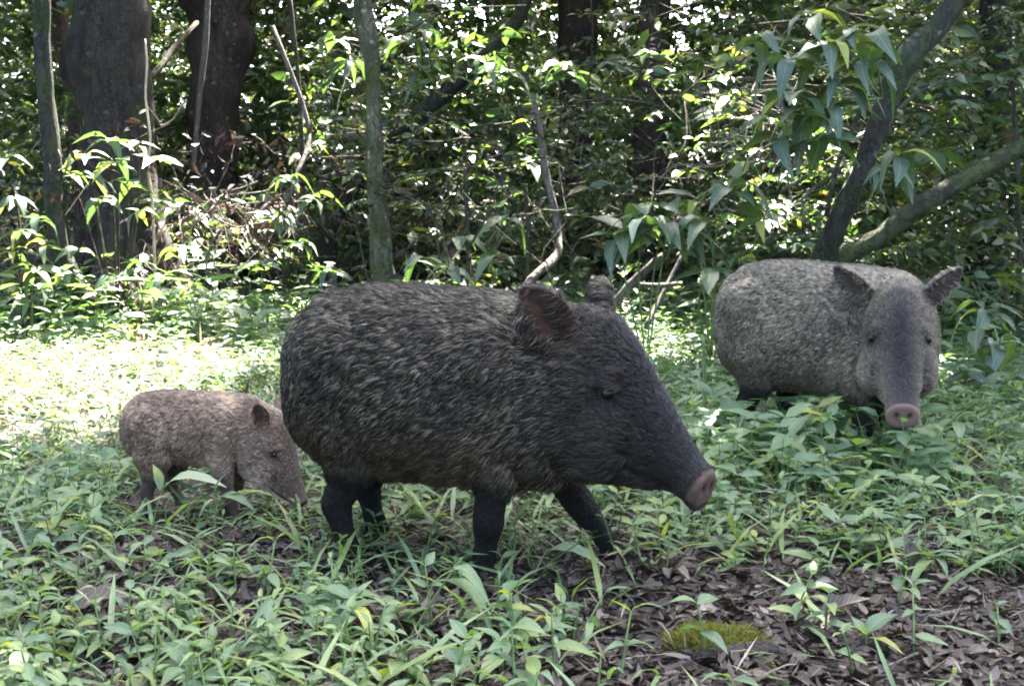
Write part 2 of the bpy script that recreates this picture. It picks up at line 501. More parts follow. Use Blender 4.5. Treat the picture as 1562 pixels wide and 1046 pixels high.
def peccary(label, loc, yaw, scale=1.0, head_yaw=0.0, head_pitch=0.0, legs=None, n_hair=100000, palette=None,
            hair_len=1.0, head_scale=1.0, seed=0, slim=1.0, ear_scale=1.0, ear_out=(.062, .078), depth=1.0, coarse=1.0, cat='peccary', hair_r=1.0):
    rng = np.random.default_rng(seed)
    root = empty('peccary', loc, yaw)
    root.scale = (scale,) * 3
    tag(root, label, cat, 'peccaries walking through the clearing')
    piv = np.array([.19, 0, .35])

    def bend(P, full=False):
        P = np.atleast_2d(np.asarray(P, float)).copy()
        w = np.ones(len(P)) if full else smooth01((P[:, 0] - .08) / .24)
        if head_scale != 1.0:
            k = 1 + (head_scale - 1) * w
            P = piv + (P - piv) * k[:, None]
        q = P - piv
        a = head_pitch * w; c, s = np.cos(a), np.sin(a)
        q = np.stack([q[:, 0] * c + q[:, 2] * s, q[:, 1], -q[:, 0] * s + q[:, 2] * c], 1)
        a = head_yaw * w; c, s = np.cos(a), np.sin(a)
        q = np.stack([q[:, 0] * c - q[:, 1] * s, q[:, 0] * s + q[:, 1] * c, q[:, 2]], 1)
        return piv + q

    def rot_back(P):
        q = P - piv
        c, s = math.cos(-head_yaw), math.sin(-head_yaw)
        return np.stack([q[:, 0] * c - q[:, 1] * s, q[:, 0] * s + q[:, 1] * c, q[:, 2]], 1)
    fwd_up = norm(np.array([math.cos(head_yaw) * .85, math.sin(head_yaw) * .85, .5]))

    V, F = [], []
    A_leg = []
    A_pos, A_dir, A_rad, A_zone = [], [], [], []     # flow anchors; zones: 0 torso 1 neck 2 face 3 muzzle 4 leg 5 ear
    NS = 28
    th = np.arange(NS) / NS * 2 * math.pi

    def loft(rings):
        b = len(V)
        for r in rings: V.extend(r.tolist())
        for i in range(len(rings) - 1):
            for k in range(NS):
                k2 = (k + 1) % NS
                F.append((b + i * NS + k, b + i * NS + k2, b + (i + 1) * NS + k2, b + (i + 1) * NS + k))
        F.append(tuple(b + k for k in range(NS - 1, -1, -1)))
        F.append(tuple(b + (len(rings) - 1) * NS + k for k in range(NS)))

    def ring(T, B, hw, egg=0.0, pw=.92):
        T, B = np.asarray(T, float), np.asarray(B, float)
        C, U = (T + B) / 2, (T - B) / 2
        c, s = np.cos(th), np.sin(th)
        cc, ss = np.sign(c) * np.abs(c) ** pw, np.sign(s) * np.abs(s) ** pw
        P = C + U * cc[:, None]
        P[:, 1] += hw * ss * (1 + egg * c)
        return P

    rings, spine = [], []
    for x, zt, zb, hw in TORSO:
        rings.append(bend(ring((x, 0, zt), (x, 0, zt - (zt - zb) * depth), hw * slim, -.08)))
        spine.append(np.array([x, 0, (zt + zb) / 2]))
    for k, (tp, bp_, hw) in enumerate(HEADP):
        T = px_local(*tp); B = px_local(*bp_)
        rings.append(bend(ring((T[0], 0, T[1]), (B[0], 0, B[1]), hw, -.12 if k < 5 else 0.0, .95 if k < 7 else .9)))
        spine.append(np.array([(T[0] + B[0]) / 2, 0, (T[1] + B[1]) / 2]))
    loft(rings)
    sb = bend(np.array(spine)); nt_ = len(TORSO)
    for i in range(len(sb)):
        a, b = sb[max(i - 1, 0)], sb[min(i + 1, len(sb) - 1)]
        A_pos.append(sb[i]); A_dir.append(norm(a - b))
        A_zone.append(0 if i < nt_ - 1 else 1 if i < nt_ + 1 else 2 if i < nt_ + 4 else 3)
        A_rad.append(.15 if i < nt_ + 2 else .10 if i < nt_ + 4 else .05)
    # cheeks and brow ridges
    def blob(c, r, full=True):
        u = np.linspace(.06, math.pi - .06, 12)
        rr = []
        for a in u:
            P = np.stack([np.full(NS, c[0] - r[0] * math.cos(a)), c[1] + r[1] * math.sin(a) * np.sin(th), c[2] + r[2] * math.sin(a) * np.cos(th)], 1)
            rr.append(bend(P, full))
        loft(rr)
    for s in (-1, 1):
        blob((.125, s * .085, .365), (.075, .050, .105), False)
        blob((-.165, s * .078, .385), (.095, .058, .085), False)
        e = px_local(925, 640); blob((e[0] - .012, s * .052, e[1]), (.066, .038, .066))
        e = px_local(936, 560); blob((e[0], s * .049, e[1]), (.036, .022, .022))
    # legs
    legs_ = legs or []
    feet = []
    for pts in legs_:
        P = np.array([p[:3] for p in pts]); R = np.array([p[3] for p in pts])
        n = len(P)
        fine, fr = [], []
        for i in range(n - 1):
            for k in range(4):
                t = k / 4; tt = t * t * (3 - 2 * t)
                fine.append(P[i] * (1 - t) + P[i + 1] * t); fr.append(R[i] * (1 - tt) + R[i + 1] * tt)
        fine.append(P[-1]); fr.append(R[-1])
        fine, fr = np.array(fine), np.array(fr)
        tan = norm(np.gradient(fine, axis=0))
        rr = []
        for i in range(len(fine)):
            yv = np.array([0, 1.0, 0]); yv = norm(yv - tan[i] * np.dot(yv, tan[i])); xv = np.cross(yv, tan[i])
            rr.append(fine[i] + fr[i] * (xv * np.cos(th)[:, None] * 1.15 + yv * np.sin(th)[:, None] * .9))
        loft(rr)
        for i in range(2, len(fine), 2):
            up_ = fine[i][2] > .17
            A_pos.append(fine[i]); A_dir.append(norm(tan[i] + np.array([-1.0, 0, 0])) if up_ else tan[i]); A_leg.append(len(A_pos) - 1); A_zone.append(0 if up_ else 4); A_rad.append(max(fr[i], .02))
        # two toes
        foot = fine[-1]; feet.append(foot)
        for s in (-1, 1):
            rr = []
            for t, r in ((0, .013), (.35, .017), (.8, .0165), (1, .012)):
                c = foot + np.array([.004 + .028 * t, s * (.011 + .003 * t), .02 * (1 - t) - foot[2] + .004])
                rr.append(c + r * (np.array([1.0, 0, 0]) * np.cos(th)[:, None] * 1.2 + np.array([0, .8, 0]) * np.sin(th)[:, None]) + np.array([0, 0, .0]))
            loft(rr)
    # ears: cupped, thin
    ear_c = []
    for s in (-1, 1):
        b0 = np.array([.284, s * .066, .436]); tip = np.array([.270, s * (.066 + ear_out[0]), .438 + ear_out[1]])
        up = (tip - b0) * ear_scale; out = norm(np.array([.42, s * .80, -.1])); out = norm(out - norm(up) * np.dot(out, norm(up)))
        wdt = np.cross(norm(up), out)
        rr = []
        for t in np.linspace(-.12, 1, 12):
            w = .043 * ear_scale * (max(0.02, 1 - max(t, 0) ** 3.2)) ** .5 * (.70 + .30 * min(1, (t + .12) / .45))
            c = b0 + up * t
            P = []
            for a in th:
                u_, v_ = math.cos(a), math.sin(a)
                cup = .020 * ear_scale * (u_ * u_)      # rim turned outwards
                P.append(c + wdt * (w * u_) + out * (cup - .012 + .0045 * v_ - .012 * t))
            rr.append(bend(np.array(P), True))
        loft(rr)
        for t in (.3, .6, .9):
            A_pos.append(bend(b0 + up * t, True)[0]); A_dir.append(norm(bend(b0 + up, True)[0] - bend(b0, True)[0])); A_zone.append(5); A_rad.append(.02)
        ear_c.append((bend(b0 + up * .5, True)[0], norm(bend(b0 + out, True)[0] - bend(b0, True)[0]), norm(bend(b0 + up, True)[0] - bend(b0, True)[0])))
    # stub tail
    me = bpy.data.meshes.new('body')
    me.from_pydata(V, [], F)
    tmp = link(bpy.data.objects.new('body_tmp', me))
    bmn = bmesh.new(); bmn.from_mesh(me); bmesh.ops.recalc_face_normals(bmn, faces=bmn.faces); bmn.to_mesh(me); bmn.free()
    rm = tmp.modifiers.new('remesh', 'REMESH'); rm.mode = 'VOXEL'; rm.voxel_size = .0048
    sm = tmp.modifiers.new('smooth', 'SMOOTH'); sm.factor = .5; sm.iterations = 5
    dg = bpy.context.evaluated_depsgraph_get()
    body_me = bpy.data.meshes.new_from_object(tmp.evaluated_get(dg))
    bpy.data.objects.remove(tmp)
    body_me.name = 'body'
    nv = len(body_me.vertices)
    co = np.zeros(nv * 3); body_me.vertices.foreach_get('co', co); co = co.reshape(-1, 3)
    no = np.zeros(nv * 3); body_me.vertices.foreach_get('normal', no); no = no.reshape(-1, 3)
    pal = palette
    hide = np.tile(np.array(pal['skin']), (nv, 1))
    # snout disc, nostrils, mouth
    tipc = sb[-1]; ax = norm(sb[-1] - sb[-4]); upv = norm(rings[-2][0] - rings[-2][NS // 2]); upv = norm(upv - ax * upv.dot(ax)); lat = np.cross(upv, ax)
    rel = co - tipc
    da, du, dl = rel @ ax, rel @ upv, rel @ lat
    near = (np.abs(da) < .06) & (np.abs(du) < .09) & (np.abs(dl) < .06)
    snout = near * smooth01((da + .020) / .010) * smooth01((du + .026) / .006)
    hide = hide * (1 - snout[:, None]) + np.array(pal['snout']) * snout[:, None]
    for s in (-1, 1):
        d2 = ((dl - s * .0145) / .0058) ** 2 + ((du - .003) / .0075) ** 2
        k = np.exp(-d2 * 1.2) * near * (da > -.02)
        co -= ax * (k * .008)[:, None]
        hide = hide * (1 - k[:, None]) + np.array([.012, .008, .007]) * k[:, None]
    mouths = []
    # mouth line: from under the disc back to the cheek
    for s in (-1, 1):
        m0 = bend([[px_local(1018, 730)[0], s * .034, px_local(1018, 730)[1]]], True)[0]
        m1 = bend([[px_local(965, 690)[0], s * .075, px_local(965, 690)[1]]], True)[0]
        t = np.clip((co - m0) @ (m1 - m0) / np.dot(m1 - m0, m1 - m0), 0, 1)
        dist = np.linalg.norm(co - (m0 + t[:, None] * (m1 - m0)), axis=1)
        k = np.exp(-((co - m0 - t[:, None] * (m1 - m0))[:, 2] / .006) ** 2) * (dist < .035) * smooth01(t / .12)
        co -= no * (k * .006)[:, None]
        hide *= (1 - .5 * k[:, None])
        mouths.append((m0, m1))
    # ears' inside
    inear = np.zeros(nv)
    for c, o_, u_ in ear_c:
        r = co - c
        inside = (np.linalg.norm(r, axis=1) < .075 * ear_scale) & ((no @ o_) > .25)
        inear = np.maximum(inear, inside * 1.0)
    hide = hide * (1 - inear[:, None]) + np.array(pal['ear']) * inear[:, None]
    # hooves
    hz = np.array(feet)
    hoof = co[:, 2] < .022
    hide[hoof] = (.015, .013, .011)
    body_me.vertices.foreach_set('co', co.reshape(-1))
    ca = body_me.attributes.new('hide', 'FLOAT_COLOR', 'POINT')
    ca.data.foreach_set('color', np.concatenate([hide, np.ones((nv, 1))], 1).astype(np.float32).reshape(-1))
    body_me.polygons.foreach_set('use_smooth', np.ones(len(body_me.polygons), bool))
    body_me.materials.clear(); body_me.materials.append(SKIN)
    body_me.update()
    body = link(bpy.data.objects.new('body', body_me), root)
    # eyes
    eyes = []
    for s in (-1, 1):
        e = px_local(940, 578)
        c0 = np.array([e[0] + .004, s * .10, e[1]])
        c = bend([c0], True)[0]
        d = norm(bend([[c0[0], s * .3, c0[2]]], True)[0] - c)
        # settle onto the surface
        rel2 = co - c; lat2 = np.linalg.norm(rel2 - np.outer(rel2 @ d, d), axis=1)
        sel = lat2 < .012
        h = (rel2 @ d)[sel].max() if sel.any() else 0
        c = c + d * (h - .0042)
        eyes.append(c)
        bm = bmesh.new(); bmesh.ops.create_uvsphere(bm, u_segments=16, v_segments=10, radius=.0108)
        em = bpy.data.meshes.new('eye'); bm.to_mesh(em); bm.free()
        em.polygons.foreach_set('use_smooth', [True] * len(em.polygons)); em.materials.append(M['eye'])
        eo = link(bpy.data.objects.new('eye', em), body); eo.location = c
        kd_ = np.exp(-(np.linalg.norm(co - c, axis=1) / .022) ** 2)[:, None]
        hide[:] = hide * (1 - .8 * kd_)
    ca.data.foreach_set('color', np.concatenate([hide, np.ones((nv, 1))], 1).astype(np.float32).reshape(-1))
    # ---- fur
    body_me.calc_loop_triangles()
    nt2 = len(body_me.loop_triangles)
    tri = np.zeros(nt2 * 3, np.int32); body_me.loop_triangles.foreach_get('vertices', tri); tri = tri.reshape(-1, 3)
    body_me.vertices.foreach_get('normal', no.reshape(-1)) if False else None
    nn = np.zeros(nv * 3); body_me.vertices.foreach_get('normal', nn); nn = nn.reshape(-1, 3)
    a, b, c = co[tri[:, 0]], co[tri[:, 1]], co[tri[:, 2]]
    area = np.linalg.norm(np.cross(b - a, c - a), axis=1)
    pick = rng.choice(nt2, n_hair, p=area / area.sum())
    u = rng.random((n_hair, 2)); fl = u.sum(1) > 1; u[fl] = 1 - u[fl]
    P = a[pick] + (b - a)[pick] * u[:, :1] + (c - a)[pick] * u[:, 1:]
    Nn = norm(nn[tri[pick, 0]] * (1 - u.sum(1, keepdims=True)) + nn[tri[pick, 1]] * u[:, :1] + nn[tri[pick, 2]] * u[:, 1:])
    sn_h = (snout[tri[pick, 0]] > .2) | (P[:, 2] < .024)
    ie = inear[tri[pick, 0]] > .5
    eye_d = np.min([np.linalg.norm(P - e, axis=1) for e in eyes], axis=0)
    keep = ~sn_h & (eye_d > .0162) & ~(ie & (rng.random(n_hair) > .16))
    for m0, m1 in mouths:
        t = np.clip((P - m0) @ (m1 - m0) / np.dot(m1 - m0, m1 - m0), 0, 1)
        q = P - m0 - t[:, None] * (m1 - m0)
        keep &= ~((np.abs(q[:, 2]) < .0035) & (t > .01) & (np.linalg.norm(q, axis=1) < .04))
    P, Nn, ie = P[keep], Nn[keep], ie[keep]
    nh = len(P)
    AP, AD, AR, AZ = np.array(A_pos), np.array(A_dir), np.array(A_rad), np.array(A_zone)
    D2 = np.linalg.norm(P[:, None, :] - AP[None], axis=2) / AR[None]
    # influence of each anchor falls off quickly
    wt = np.exp(-(D2 - D2.min(1, keepdims=True)) * 7)
    wt /= wt.sum(1, keepdims=True)
    flow = norm(wt @ AD)
    zone_w = np.stack([(wt * (AZ == z)).sum(1) for z in range(6)], 1)
    legw = wt[:, A_leg].sum(1)
    mv = np.minimum(zone_w[:, 0], legw) * smooth01((.285 - P[:, 2]) / .13)
    zone_w[:, 0] -= mv; zone_w[:, 4] += mv
    zl = np.array([.025, .029, .011, .0055, .008, .006]) * hair_len
    length = zone_w @ zl
    dors = np.clip(Nn[:, 2], 0, 1) ** 2
    length *= 1 + .45 * dors * (zone_w[:, 0] + zone_w[:, 1])
    length *= 1 + .5 * zone_w[:, 0] * smooth01((.24 - P[:, 2]) / .06)
    cheek = zone_w[:, 2] * smooth01((-Nn[:, 2] + .35) / .8)
    length *= 1 + 1.1 * cheek
    length *= rng.uniform(.65, 1.25, nh)
    # hair lies back, hangs a little on the flanks
    flow = flow + np.array([0, 0, -.55]) * (zone_w[:, :2].sum(1) * (1 - dors))[:, None]
    rump = smooth01((-.19 - P[:, 0]) / .08) * zone_w[:, 0]
    flow = flow * (1 - .8 * rump)[:, None] + np.array([-.15, 0, -1.0]) * rump[:, None]
    length *= 1 - .35 * rump
    flow = norm(flow - Nn * np.sum(flow * Nn, 1, keepdims=True))
    lat_ = np.cross(Nn, flow)
    # clumps
    ncl = max(500, nh // 14)
    ci = rng.choice(nh, ncl, replace=False)
    kd = kdtree.KDTree(ncl)
    for i, q in enumerate(ci): kd.insert(P[q], i)
    kd.balance()
    cid = np.array([kd.find(p)[1] for p in P])
    cl_sw = rng.normal(0, .20 * coarse, ncl); cl_lift = rng.uniform(.14, .46, ncl); cl_shade = rng.normal(0, 1, ncl)
    sway = cl_sw[cid] + rng.normal(0, .14, nh)
    lift = cl_lift[cid] + rng.normal(0, .10, nh)
    lift = lift * (.6 + .4 * zone_w[:, :2].sum(1)) + .15 * zone_w[:, 2:4].sum(1)
    streak = vnoise(P[:, 0] * 1.0 + .4 * P[:, 2], P[:, 2] + .3 * P[:, 1], 28, 31) * .6 + vnoise(P[:, 0], P[:, 2] * 2.6 + P[:, 1], 55, 32) * .4 - .5
    streak = streak * coarse
    patch = vnoise(P[:, 0] + P[:, 1], P[:, 2], 9, 33) - .5
    lift = lift + .40 * streak * zone_w[:, :2].sum(1)
    sway = sway + .6 * coarse * (vnoise(P[:, 0] + 3, P[:, 2] + P[:, 1], 16, 34) - .5) * zone_w[:, :2].sum(1)
    length *= np.exp(.40 * streak + .30 * patch)
    d = norm(flow + lat_ * sway[:, None] + Nn * lift[:, None])
    NP = 4
    pts = np.zeros((nh, NP, 3))
    tip = P + d * length[:, None]
    ctip = tip[ci]
    tip = tip * .62 + (P + (ctip[cid] - P[ci][cid]) * .6 + (P[ci][cid] - P) * .5 + d * length[:, None] * .4) * .38
    for j in range(NP):
        t = j / (NP - 1)
        pts[:, j] = P + (tip - P) * t + Nn * (length * .20 * math.sin(t * math.pi) * 1.0)[:, None] - np.array([0, 0, 1.0]) * (length * .10 * t * t)[:, None]
    # colours: dark bristles with pale bands
    dark, pale, mid = np.array(pal['dark']), np.array(pal['pale']), np.array(pal['mid'])
    face, legc = np.array(pal['face']), np.array(pal['leg'])
    # pale collar running from the shoulder up the neck
    cx = (P[:, 0] - (.135 + .10 * (P[:, 2] - .3)))
    collar = np.exp(-(cx / .035) ** 2) * zone_w[:, :2].sum(1) * pal.get('collar', .5) * (np.linalg.norm(P - piv, axis=1) < .4)
    back = np.exp(-(P[:, 1] / .02) ** 2) * (Nn[:, 2] > .6) * zone_w[:, 0]
    low = smooth01((.34 - P[:, 2]) / .14) * zone_w[:, 0]
    hf = rot_back(P)
    bridge = np.exp(-(hf[:, 1] / .030) ** 2) * smooth01((Nn @ fwd_up) / .35)
    eyeD = np.min([np.linalg.norm(P - e, axis=1) for e in eyes], axis=0)
    eye_dark = 1 - .72 * np.exp(-(eyeD / .026) ** 2)
    colr = np.zeros((nh, NP, 3))
    rnd = rng.random(nh)
    ps = pal.get('pale_share', .4)
    is_pale = (rnd < ps + .34 * dors + collar * .5 + .10 * cl_shade[cid]).astype(float) * (1 - .85 * back)  # extra pale hairs facing upwards put the back's grey sheen into the colour
    for j in range(NP):
        t = j / (NP - 1)
        band = (0.25, 1.0, .75, .12)[j]
        base = dark * (1 - low[:, None] * .6) + mid * (low[:, None] * .6)
        cb = base * (1 - (is_pale * band)[:, None]) + (pale * (1 - low[:, None] * .45) + mid * low[:, None] * .45) * (is_pale * band)[:, None]
        zf = zone_w[:, 2:4].sum(1)[:, None]; zg = zone_w[:, 4][:, None]; ze = zone_w[:, 5][:, None]
        cf = (face * (1 - bridge[:, None]) + np.array(pal['bridge']) * bridge[:, None]) * (1 + ((1.1 + 2.2 * cheek[:, None]) * band * (rnd[:, None] < .38)))
        cb = cb * (1 - zf - zg - ze) + cf * zf + legc * zg + np.array(pal['earhair']) * ze
        colr[:, j] = cb * np.exp(rng.normal(0, .22, nh))[:, None] * np.exp(.16 * cl_shade[cid])[:, None] * eye_dark[:, None] * np.exp(.65 * streak + .75 * patch)[:, None]
    cu = bpy.data.hair_curves.new('fur')
    cu.add_curves([NP] * nh)
    cu.attributes['position'].data.foreach_set('vector', pts.reshape(-1).astype(np.float32)) if 'position' in cu.attributes else cu.points.foreach_set('position', pts.reshape(-1))
    ra = cu.attributes.get('radius') or cu.attributes.new('radius', 'FLOAT', 'POINT')
    rbase = ((.00046) * (zone_w[:, :2].sum(1)) + (.00034) * (1 - zone_w[:, :2].sum(1))) * hair_r
    rr_ = np.stack([rbase, rbase * .95, rbase * .75, rbase * .15], 1)
    ra.data.foreach_set('value', rr_.reshape(-1).astype(np.float32))
    hc = cu.attributes.new('hair', 'FLOAT_COLOR', 'POINT')
    hc.data.foreach_set('color', np.concatenate([np.clip(colr, 0, 1), np.ones((nh, NP, 1))], 2).astype(np.float32).reshape(-1))
    cu.materials.append(FUR)
    link(bpy.data.objects.new('fur', cu), root)
    return root

ADULT = dict(skin=(.009, .0075, .0065), snout=(.062, .037, .029), ear=(.065, .031, .021), dark=(.0108, .0086, .0058), pale=(.168, .140, .096),
             mid=(.055, .037, .017), face=(.0115, .0092, .0075), leg=(.0035, .003, .0028), earhair=(.03, .025, .023), collar=.25, pale_share=.27, bridge=(.017, .0165, .017))  # bridge: forehead sheen painted as a lighter, cooler colour than the face
GREY = dict(ADULT, skin=(.03, .026, .022), ear=(.045, .032, .03), bridge=(.013, .0135, .016), dark=(.040, .031, .022), pale=(.315, .265, .190), face=(.080, .066, .048), pale_share=.68, mid=(.07, .055, .036), snout=(.165, .100, .083), earhair=(.06, .055, .055))
YOUNG = dict(skin=(.07, .045, .035), snout=(.10, .07, .06), ear=(.085, .04, .03), dark=(.15, .10, .07), pale=(.42, .31, .22),
             mid=(.22, .14, .095), face=(.19, .14, .105), leg=(.05, .035, .03), earhair=(.06, .035, .03), bridge=(.19, .155, .13), collar=1.0, pale_share=.35)

def fleg(s, x, dx):      # front leg: shoulder, elbow, knee, fetlock; dx shifts each joint forward
    z = (.385, .31, .222, .158, .118, .07, .034, .018)
    r = (.035, .058, .034, .0225, .0232, .0158, .0182, .0165)
    y = (.050, .066, .080, .083, .083, .081, .079, .079)
    return [(x + d, s * b, c, e) for d, b, c, e in zip(dx, y, z, r)]

def hleg(s, x, dx):      # hind leg: hip, thigh, stifle, hock, cannon, fetlock
    z = (.43, .36, .265, .195, .155, .128, .072, .034, .018)
    r = (.030, .085, .068, .041, .0255, .0240, .0165, .0185, .0165)
    y = (.045, .060, .075, .083, .085, .085, .084, .083, .083)
    return [(x + d, s * b, c, e) for d, b, c, e in zip(dx, y, z, r)]

LEGS_MAIN = [
    fleg(-1, .115, (-.005, .005, .010, .0, -.004, -.010, -.016, -.006)),
    fleg(1, .13, (0, .015, .035, .075, .105, .145, .172, .186)),
    hleg(-1, -.16, (.01, 0, .005, .002, -.012, -.028, -.014, -.004, .006)),
    hleg(1, -.16, (.01, 0, .015, .0, -.025, -.045, -.032, -.022, -.012))]
LEGS_WALK = [
    fleg(-1, .115, (-.005, .005, .015, .030, .042, .055, .066, .078)),
    fleg(1, .13, (0, .01, .01, .005, -.005, -.035, -.05, -.04)),
    hleg(-1, -.16, (.01, 0, .005, .002, -.012, -.028, -.014, -.004, .006)),
    hleg(1, -.16, (.01, 0, .02, .025, .012, .0, .03, .05, .06))]

def on_ground(x, y, dz=0.0):
    return (x, y, float(H(x, y)) + dz)

peccary('large dark bristly peccary walking in profile in front of the others', on_ground(-.122, 2.265, -.018), rad(-18), 1.0,
        head_yaw=rad(-16), head_pitch=rad(-8.5), ear_scale=1.08, legs=LEGS_MAIN, n_hair=330000, palette=ADULT, seed=1)
peccary('grey peccary with its head turned to face the camera, half hidden in herbs', on_ground(.848, 3.33, -.018), rad(-41), 1.02,
        head_yaw=rad(-61), head_pitch=rad(-5), ear_scale=.98, slim=.92, ear_out=(.098, .064), legs=LEGS_WALK, n_hair=260000, palette=GREY, hair_len=.66, coarse=.5, seed=2)
peccary('small brown young peccary nosing at the heels of the large dark one', on_ground(-.672, 2.60, .0), rad(-8), .535,
        head_yaw=rad(-6), head_pitch=rad(15), depth=.84, legs=LEGS_WALK, n_hair=110000, palette=YOUNG, hair_len=.7, head_scale=1.04, seed=3, slim=.82, ear_scale=.9, hair_r=1.2)

# ------------------------------------------------------------------ where the sun breaks through the canopy
HOLES = []      # (point, radius)
for px, py, d, r in [(222, 216, 6.1, .13), (300, 330, 6.9, .20), (395, 350, 6.9, .18), (330, 375, 6.8, .16), (440, 450, 6.2, .22), (455, 95, 8.5, .16), (500, 150, 8, .10),
                     (520, 85, 6.8, .08), (695, 215, 7.5, .09), (745, 95, 7, .14), (835, 215, 6.8, .12), (920, 296, 6.3, .10), (700, 355, 7, .10),
                     (1075, 60, 6.5, .16), (1120, 150, 6.2, .15), (1190, 175, 6, .12), (1225, 270, 5.8, .22), (1010, 325, 5.2, .06), (990, 415, 5.2, .16), (850, 400, 6.3, .12),
                     (1165, 370, 5.3, .10), (1400, 110, 7, .08), (1440, 535, 4.6, .10), (1470, 580, 4.5, .07), (1310, 335, 5, .08), (1000, 130, 7, .12), (640, 480, 6, .12),
                     (820, 430, 6, .12), (330, 440, 6.4, .14), (150, 130, 8, .1), (1290, 250, 6, .15)]:
    HOLES.append((W(px, py, d), r * 1.35))
for gx, gy, r in [(-1.75, 4.4, .70), (-1.4, 4.7, .5), (-2.3, 4.9, .8), (-1.3, 4.1, .34), (-2.05, 5.5, .55), (-1.7, 3.9, .45), (-1.45, 3.65, .3), (-1.9, 3.5, .35), (-2.5, 4.2, .6), (-1.6, 3.75, .20), (-1.15, 3.4, .09), (-.92, 3.05, .07),
                  (-1.25, 3.05, .06), (-.75, 2.75, .05), (.10, 1.85, .045), (.62, 2.0, .04), (.5, 3.1, .06), (1.25, 2.75, .05), (-.65, 2.6, .035)]:
    HOLES.append((np.array([gx, gy, .08]), r))

_hr = np.random.default_rng(123)
for _ in range(75):
    HOLES.append((W(_hr.uniform(0, 1562), _hr.uniform(0, 430), _hr.uniform(6.0, 9.5)), _hr.uniform(.04, .15)))
for _ in range(26):
    HOLES.append((np.array([_hr.uniform(-2.7, -1.0), _hr.uniform(3.2, 5.8), .08]), _hr.uniform(.04, .16)))

def sunlit(P, soft=1.0, above=.12, margin=.045):
    """True where a leaf would stand in one of the gaps that let the sun through"""
    P = np.asarray(P, float)
    m = np.zeros(len(P), bool)
    for c, r in HOLES:
        q = P - c
        t = q @ SUN
        dd = np.linalg.norm(q - t[:, None] * SUN, axis=1)
        m |= (dd < r * soft + margin) & (t > above)
    return m

# ------------------------------------------------------------------ trees
def crown_leaves(name, parent, centers, n, radius, size, mat, flat=.5, clump=.35, seed=0, detail=1, zmin=None):
    rng = np.random.default_rng(seed)
    centers = np.asarray(centers, float)
    # leaf clumps spread through the crown's volume
    nc = max(6, n // 45)
    which = rng.integers(0, len(centers), nc)
    v = rng.normal(size=(nc, 3)); v = norm(v) * (rng.random((nc, 1)) ** .4)
    cc = centers[which] + v * radius * np.array([1, 1, flat])
    k = rng.integers(0, nc, n)
    P = cc[k] + rng.normal(size=(n, 3)) * clump * np.array([1, 1, .6])
    P = P[~sunlit(P, 1.0)]
    if zmin is not None: P = P[P[:, 2] > zmin]
    m = len(P)
    d = rng.normal(size=(m, 3)); d[:, 2] = d[:, 2] * .5 - .25
    up = rng.normal(size=(m, 3)) * .45 + np.array([0, 0, 1])
    L = size * rng.uniform(.6, 1.3, m)
    base = np.array(parent.location) if parent is not None else 0
    return leaf_batch(name, P - base, d, up, L, L * .5, mat, rng.random(m), parent=parent, detail=detail)

def tree(name, label, base, pts, radii, mat, limbs, crown_c, n_leaf, crown_r, size=.215, seed=0, roots=0, rough=.25, sides=16, group=None, cat='tree'):
    base = np.array([base[0], base[1], float(H(base[0], base[1])) - .02])
    t = empty(name, base)
    tag(t, label, cat, group)
    trunk = tube('trunk', np.array(pts) - base, radii, mat, t, sides=sides, rough=rough, seed=seed)
    rr = random.Random(seed)
    for k in range(roots):
        a = k / roots * 6.283 + rr.uniform(-.3, .3)
        r0 = radii[0]
        dv = np.array([math.cos(a), math.sin(a), 0])
        q = [dv * r0 * .5 + [0, 0, r0 * 1.9], dv * r0 * 1.05 + [0, 0, r0 * .75], dv * r0 * 1.7 + [0, 0, r0 * .15], dv * r0 * 2.6 + [0, 0, -.06]]
        tube('root', q, [r0 * .3, r0 * .34, r0 * .22, r0 * .08], mat, trunk, sides=8, rough=.2, seed=k)
    if limbs:
        for k, (p0, p1, r) in enumerate(limbs):
            p0, p1 = np.array(p0) - base, np.array(p1) - base
            mid = (p0 + p1) / 2 + np.array([rr.uniform(-.2, .2), rr.uniform(-.2, .2), .25])
            tt = np.linspace(0, 1, 20)[:, None]
            if sunlit(base + (1 - tt) ** 2 * p0 + 2 * tt * (1 - tt) * mid + tt ** 2 * p1).mean() > .12: continue
            tube('limb', [p0, mid, p1], [r, r * .7, r * .25], mat, trunk, sides=7, seed=k)
    if n_leaf:
        crown_leaves('crown', t, crown_c, n_leaf, crown_r, size, M['canopy'], seed=seed + 5)
    return t

def px_path(lst):
    return np.array([W(*p) for p in lst])

def to_ground(p):
    p = np.array(p); return np.array([p[0], p[1], float(H(p[0], p[1])) - .03])

def forest_tree(name, label, pix, widths, depth, mat, top, crown_c, n_leaf, crown_r, seed, roots=0, base_px=None, rough=.25, sides=16):
    """trunk follows pixels top -> down; widths are pixel diameters; continued up to `top`"""
    path = px_path([(x, y, d) for x, y, d in pix])
    rads = [w / 2 * d / FPX for w, (_, _, d) in zip(widths, pix)]
    bot = to_ground(path[-1] if base_px is None else W(*base_px))
    pts = [bot] + list(path[::-1]) + [np.array(q) for q in top]
    rr = [rads[-1] * (1.25 if roots else 1.1)] + rads[::-1]
    for k in range(len(top)): rr.append(rads[0] * (.8, .6, .42, .3)[k])
    limbs = []
    tp = np.array(top[-1])
    for c in crown_c:
        i = min(len(top) - 1, 1)
        limbs.append((np.array(top[i]), np.array(c), rads[0] * .3))
    return tree(name, label, bot, pts, rr, mat, limbs, crown_c, n_leaf, crown_r, seed=seed, roots=roots, rough=rough, sides=sides)

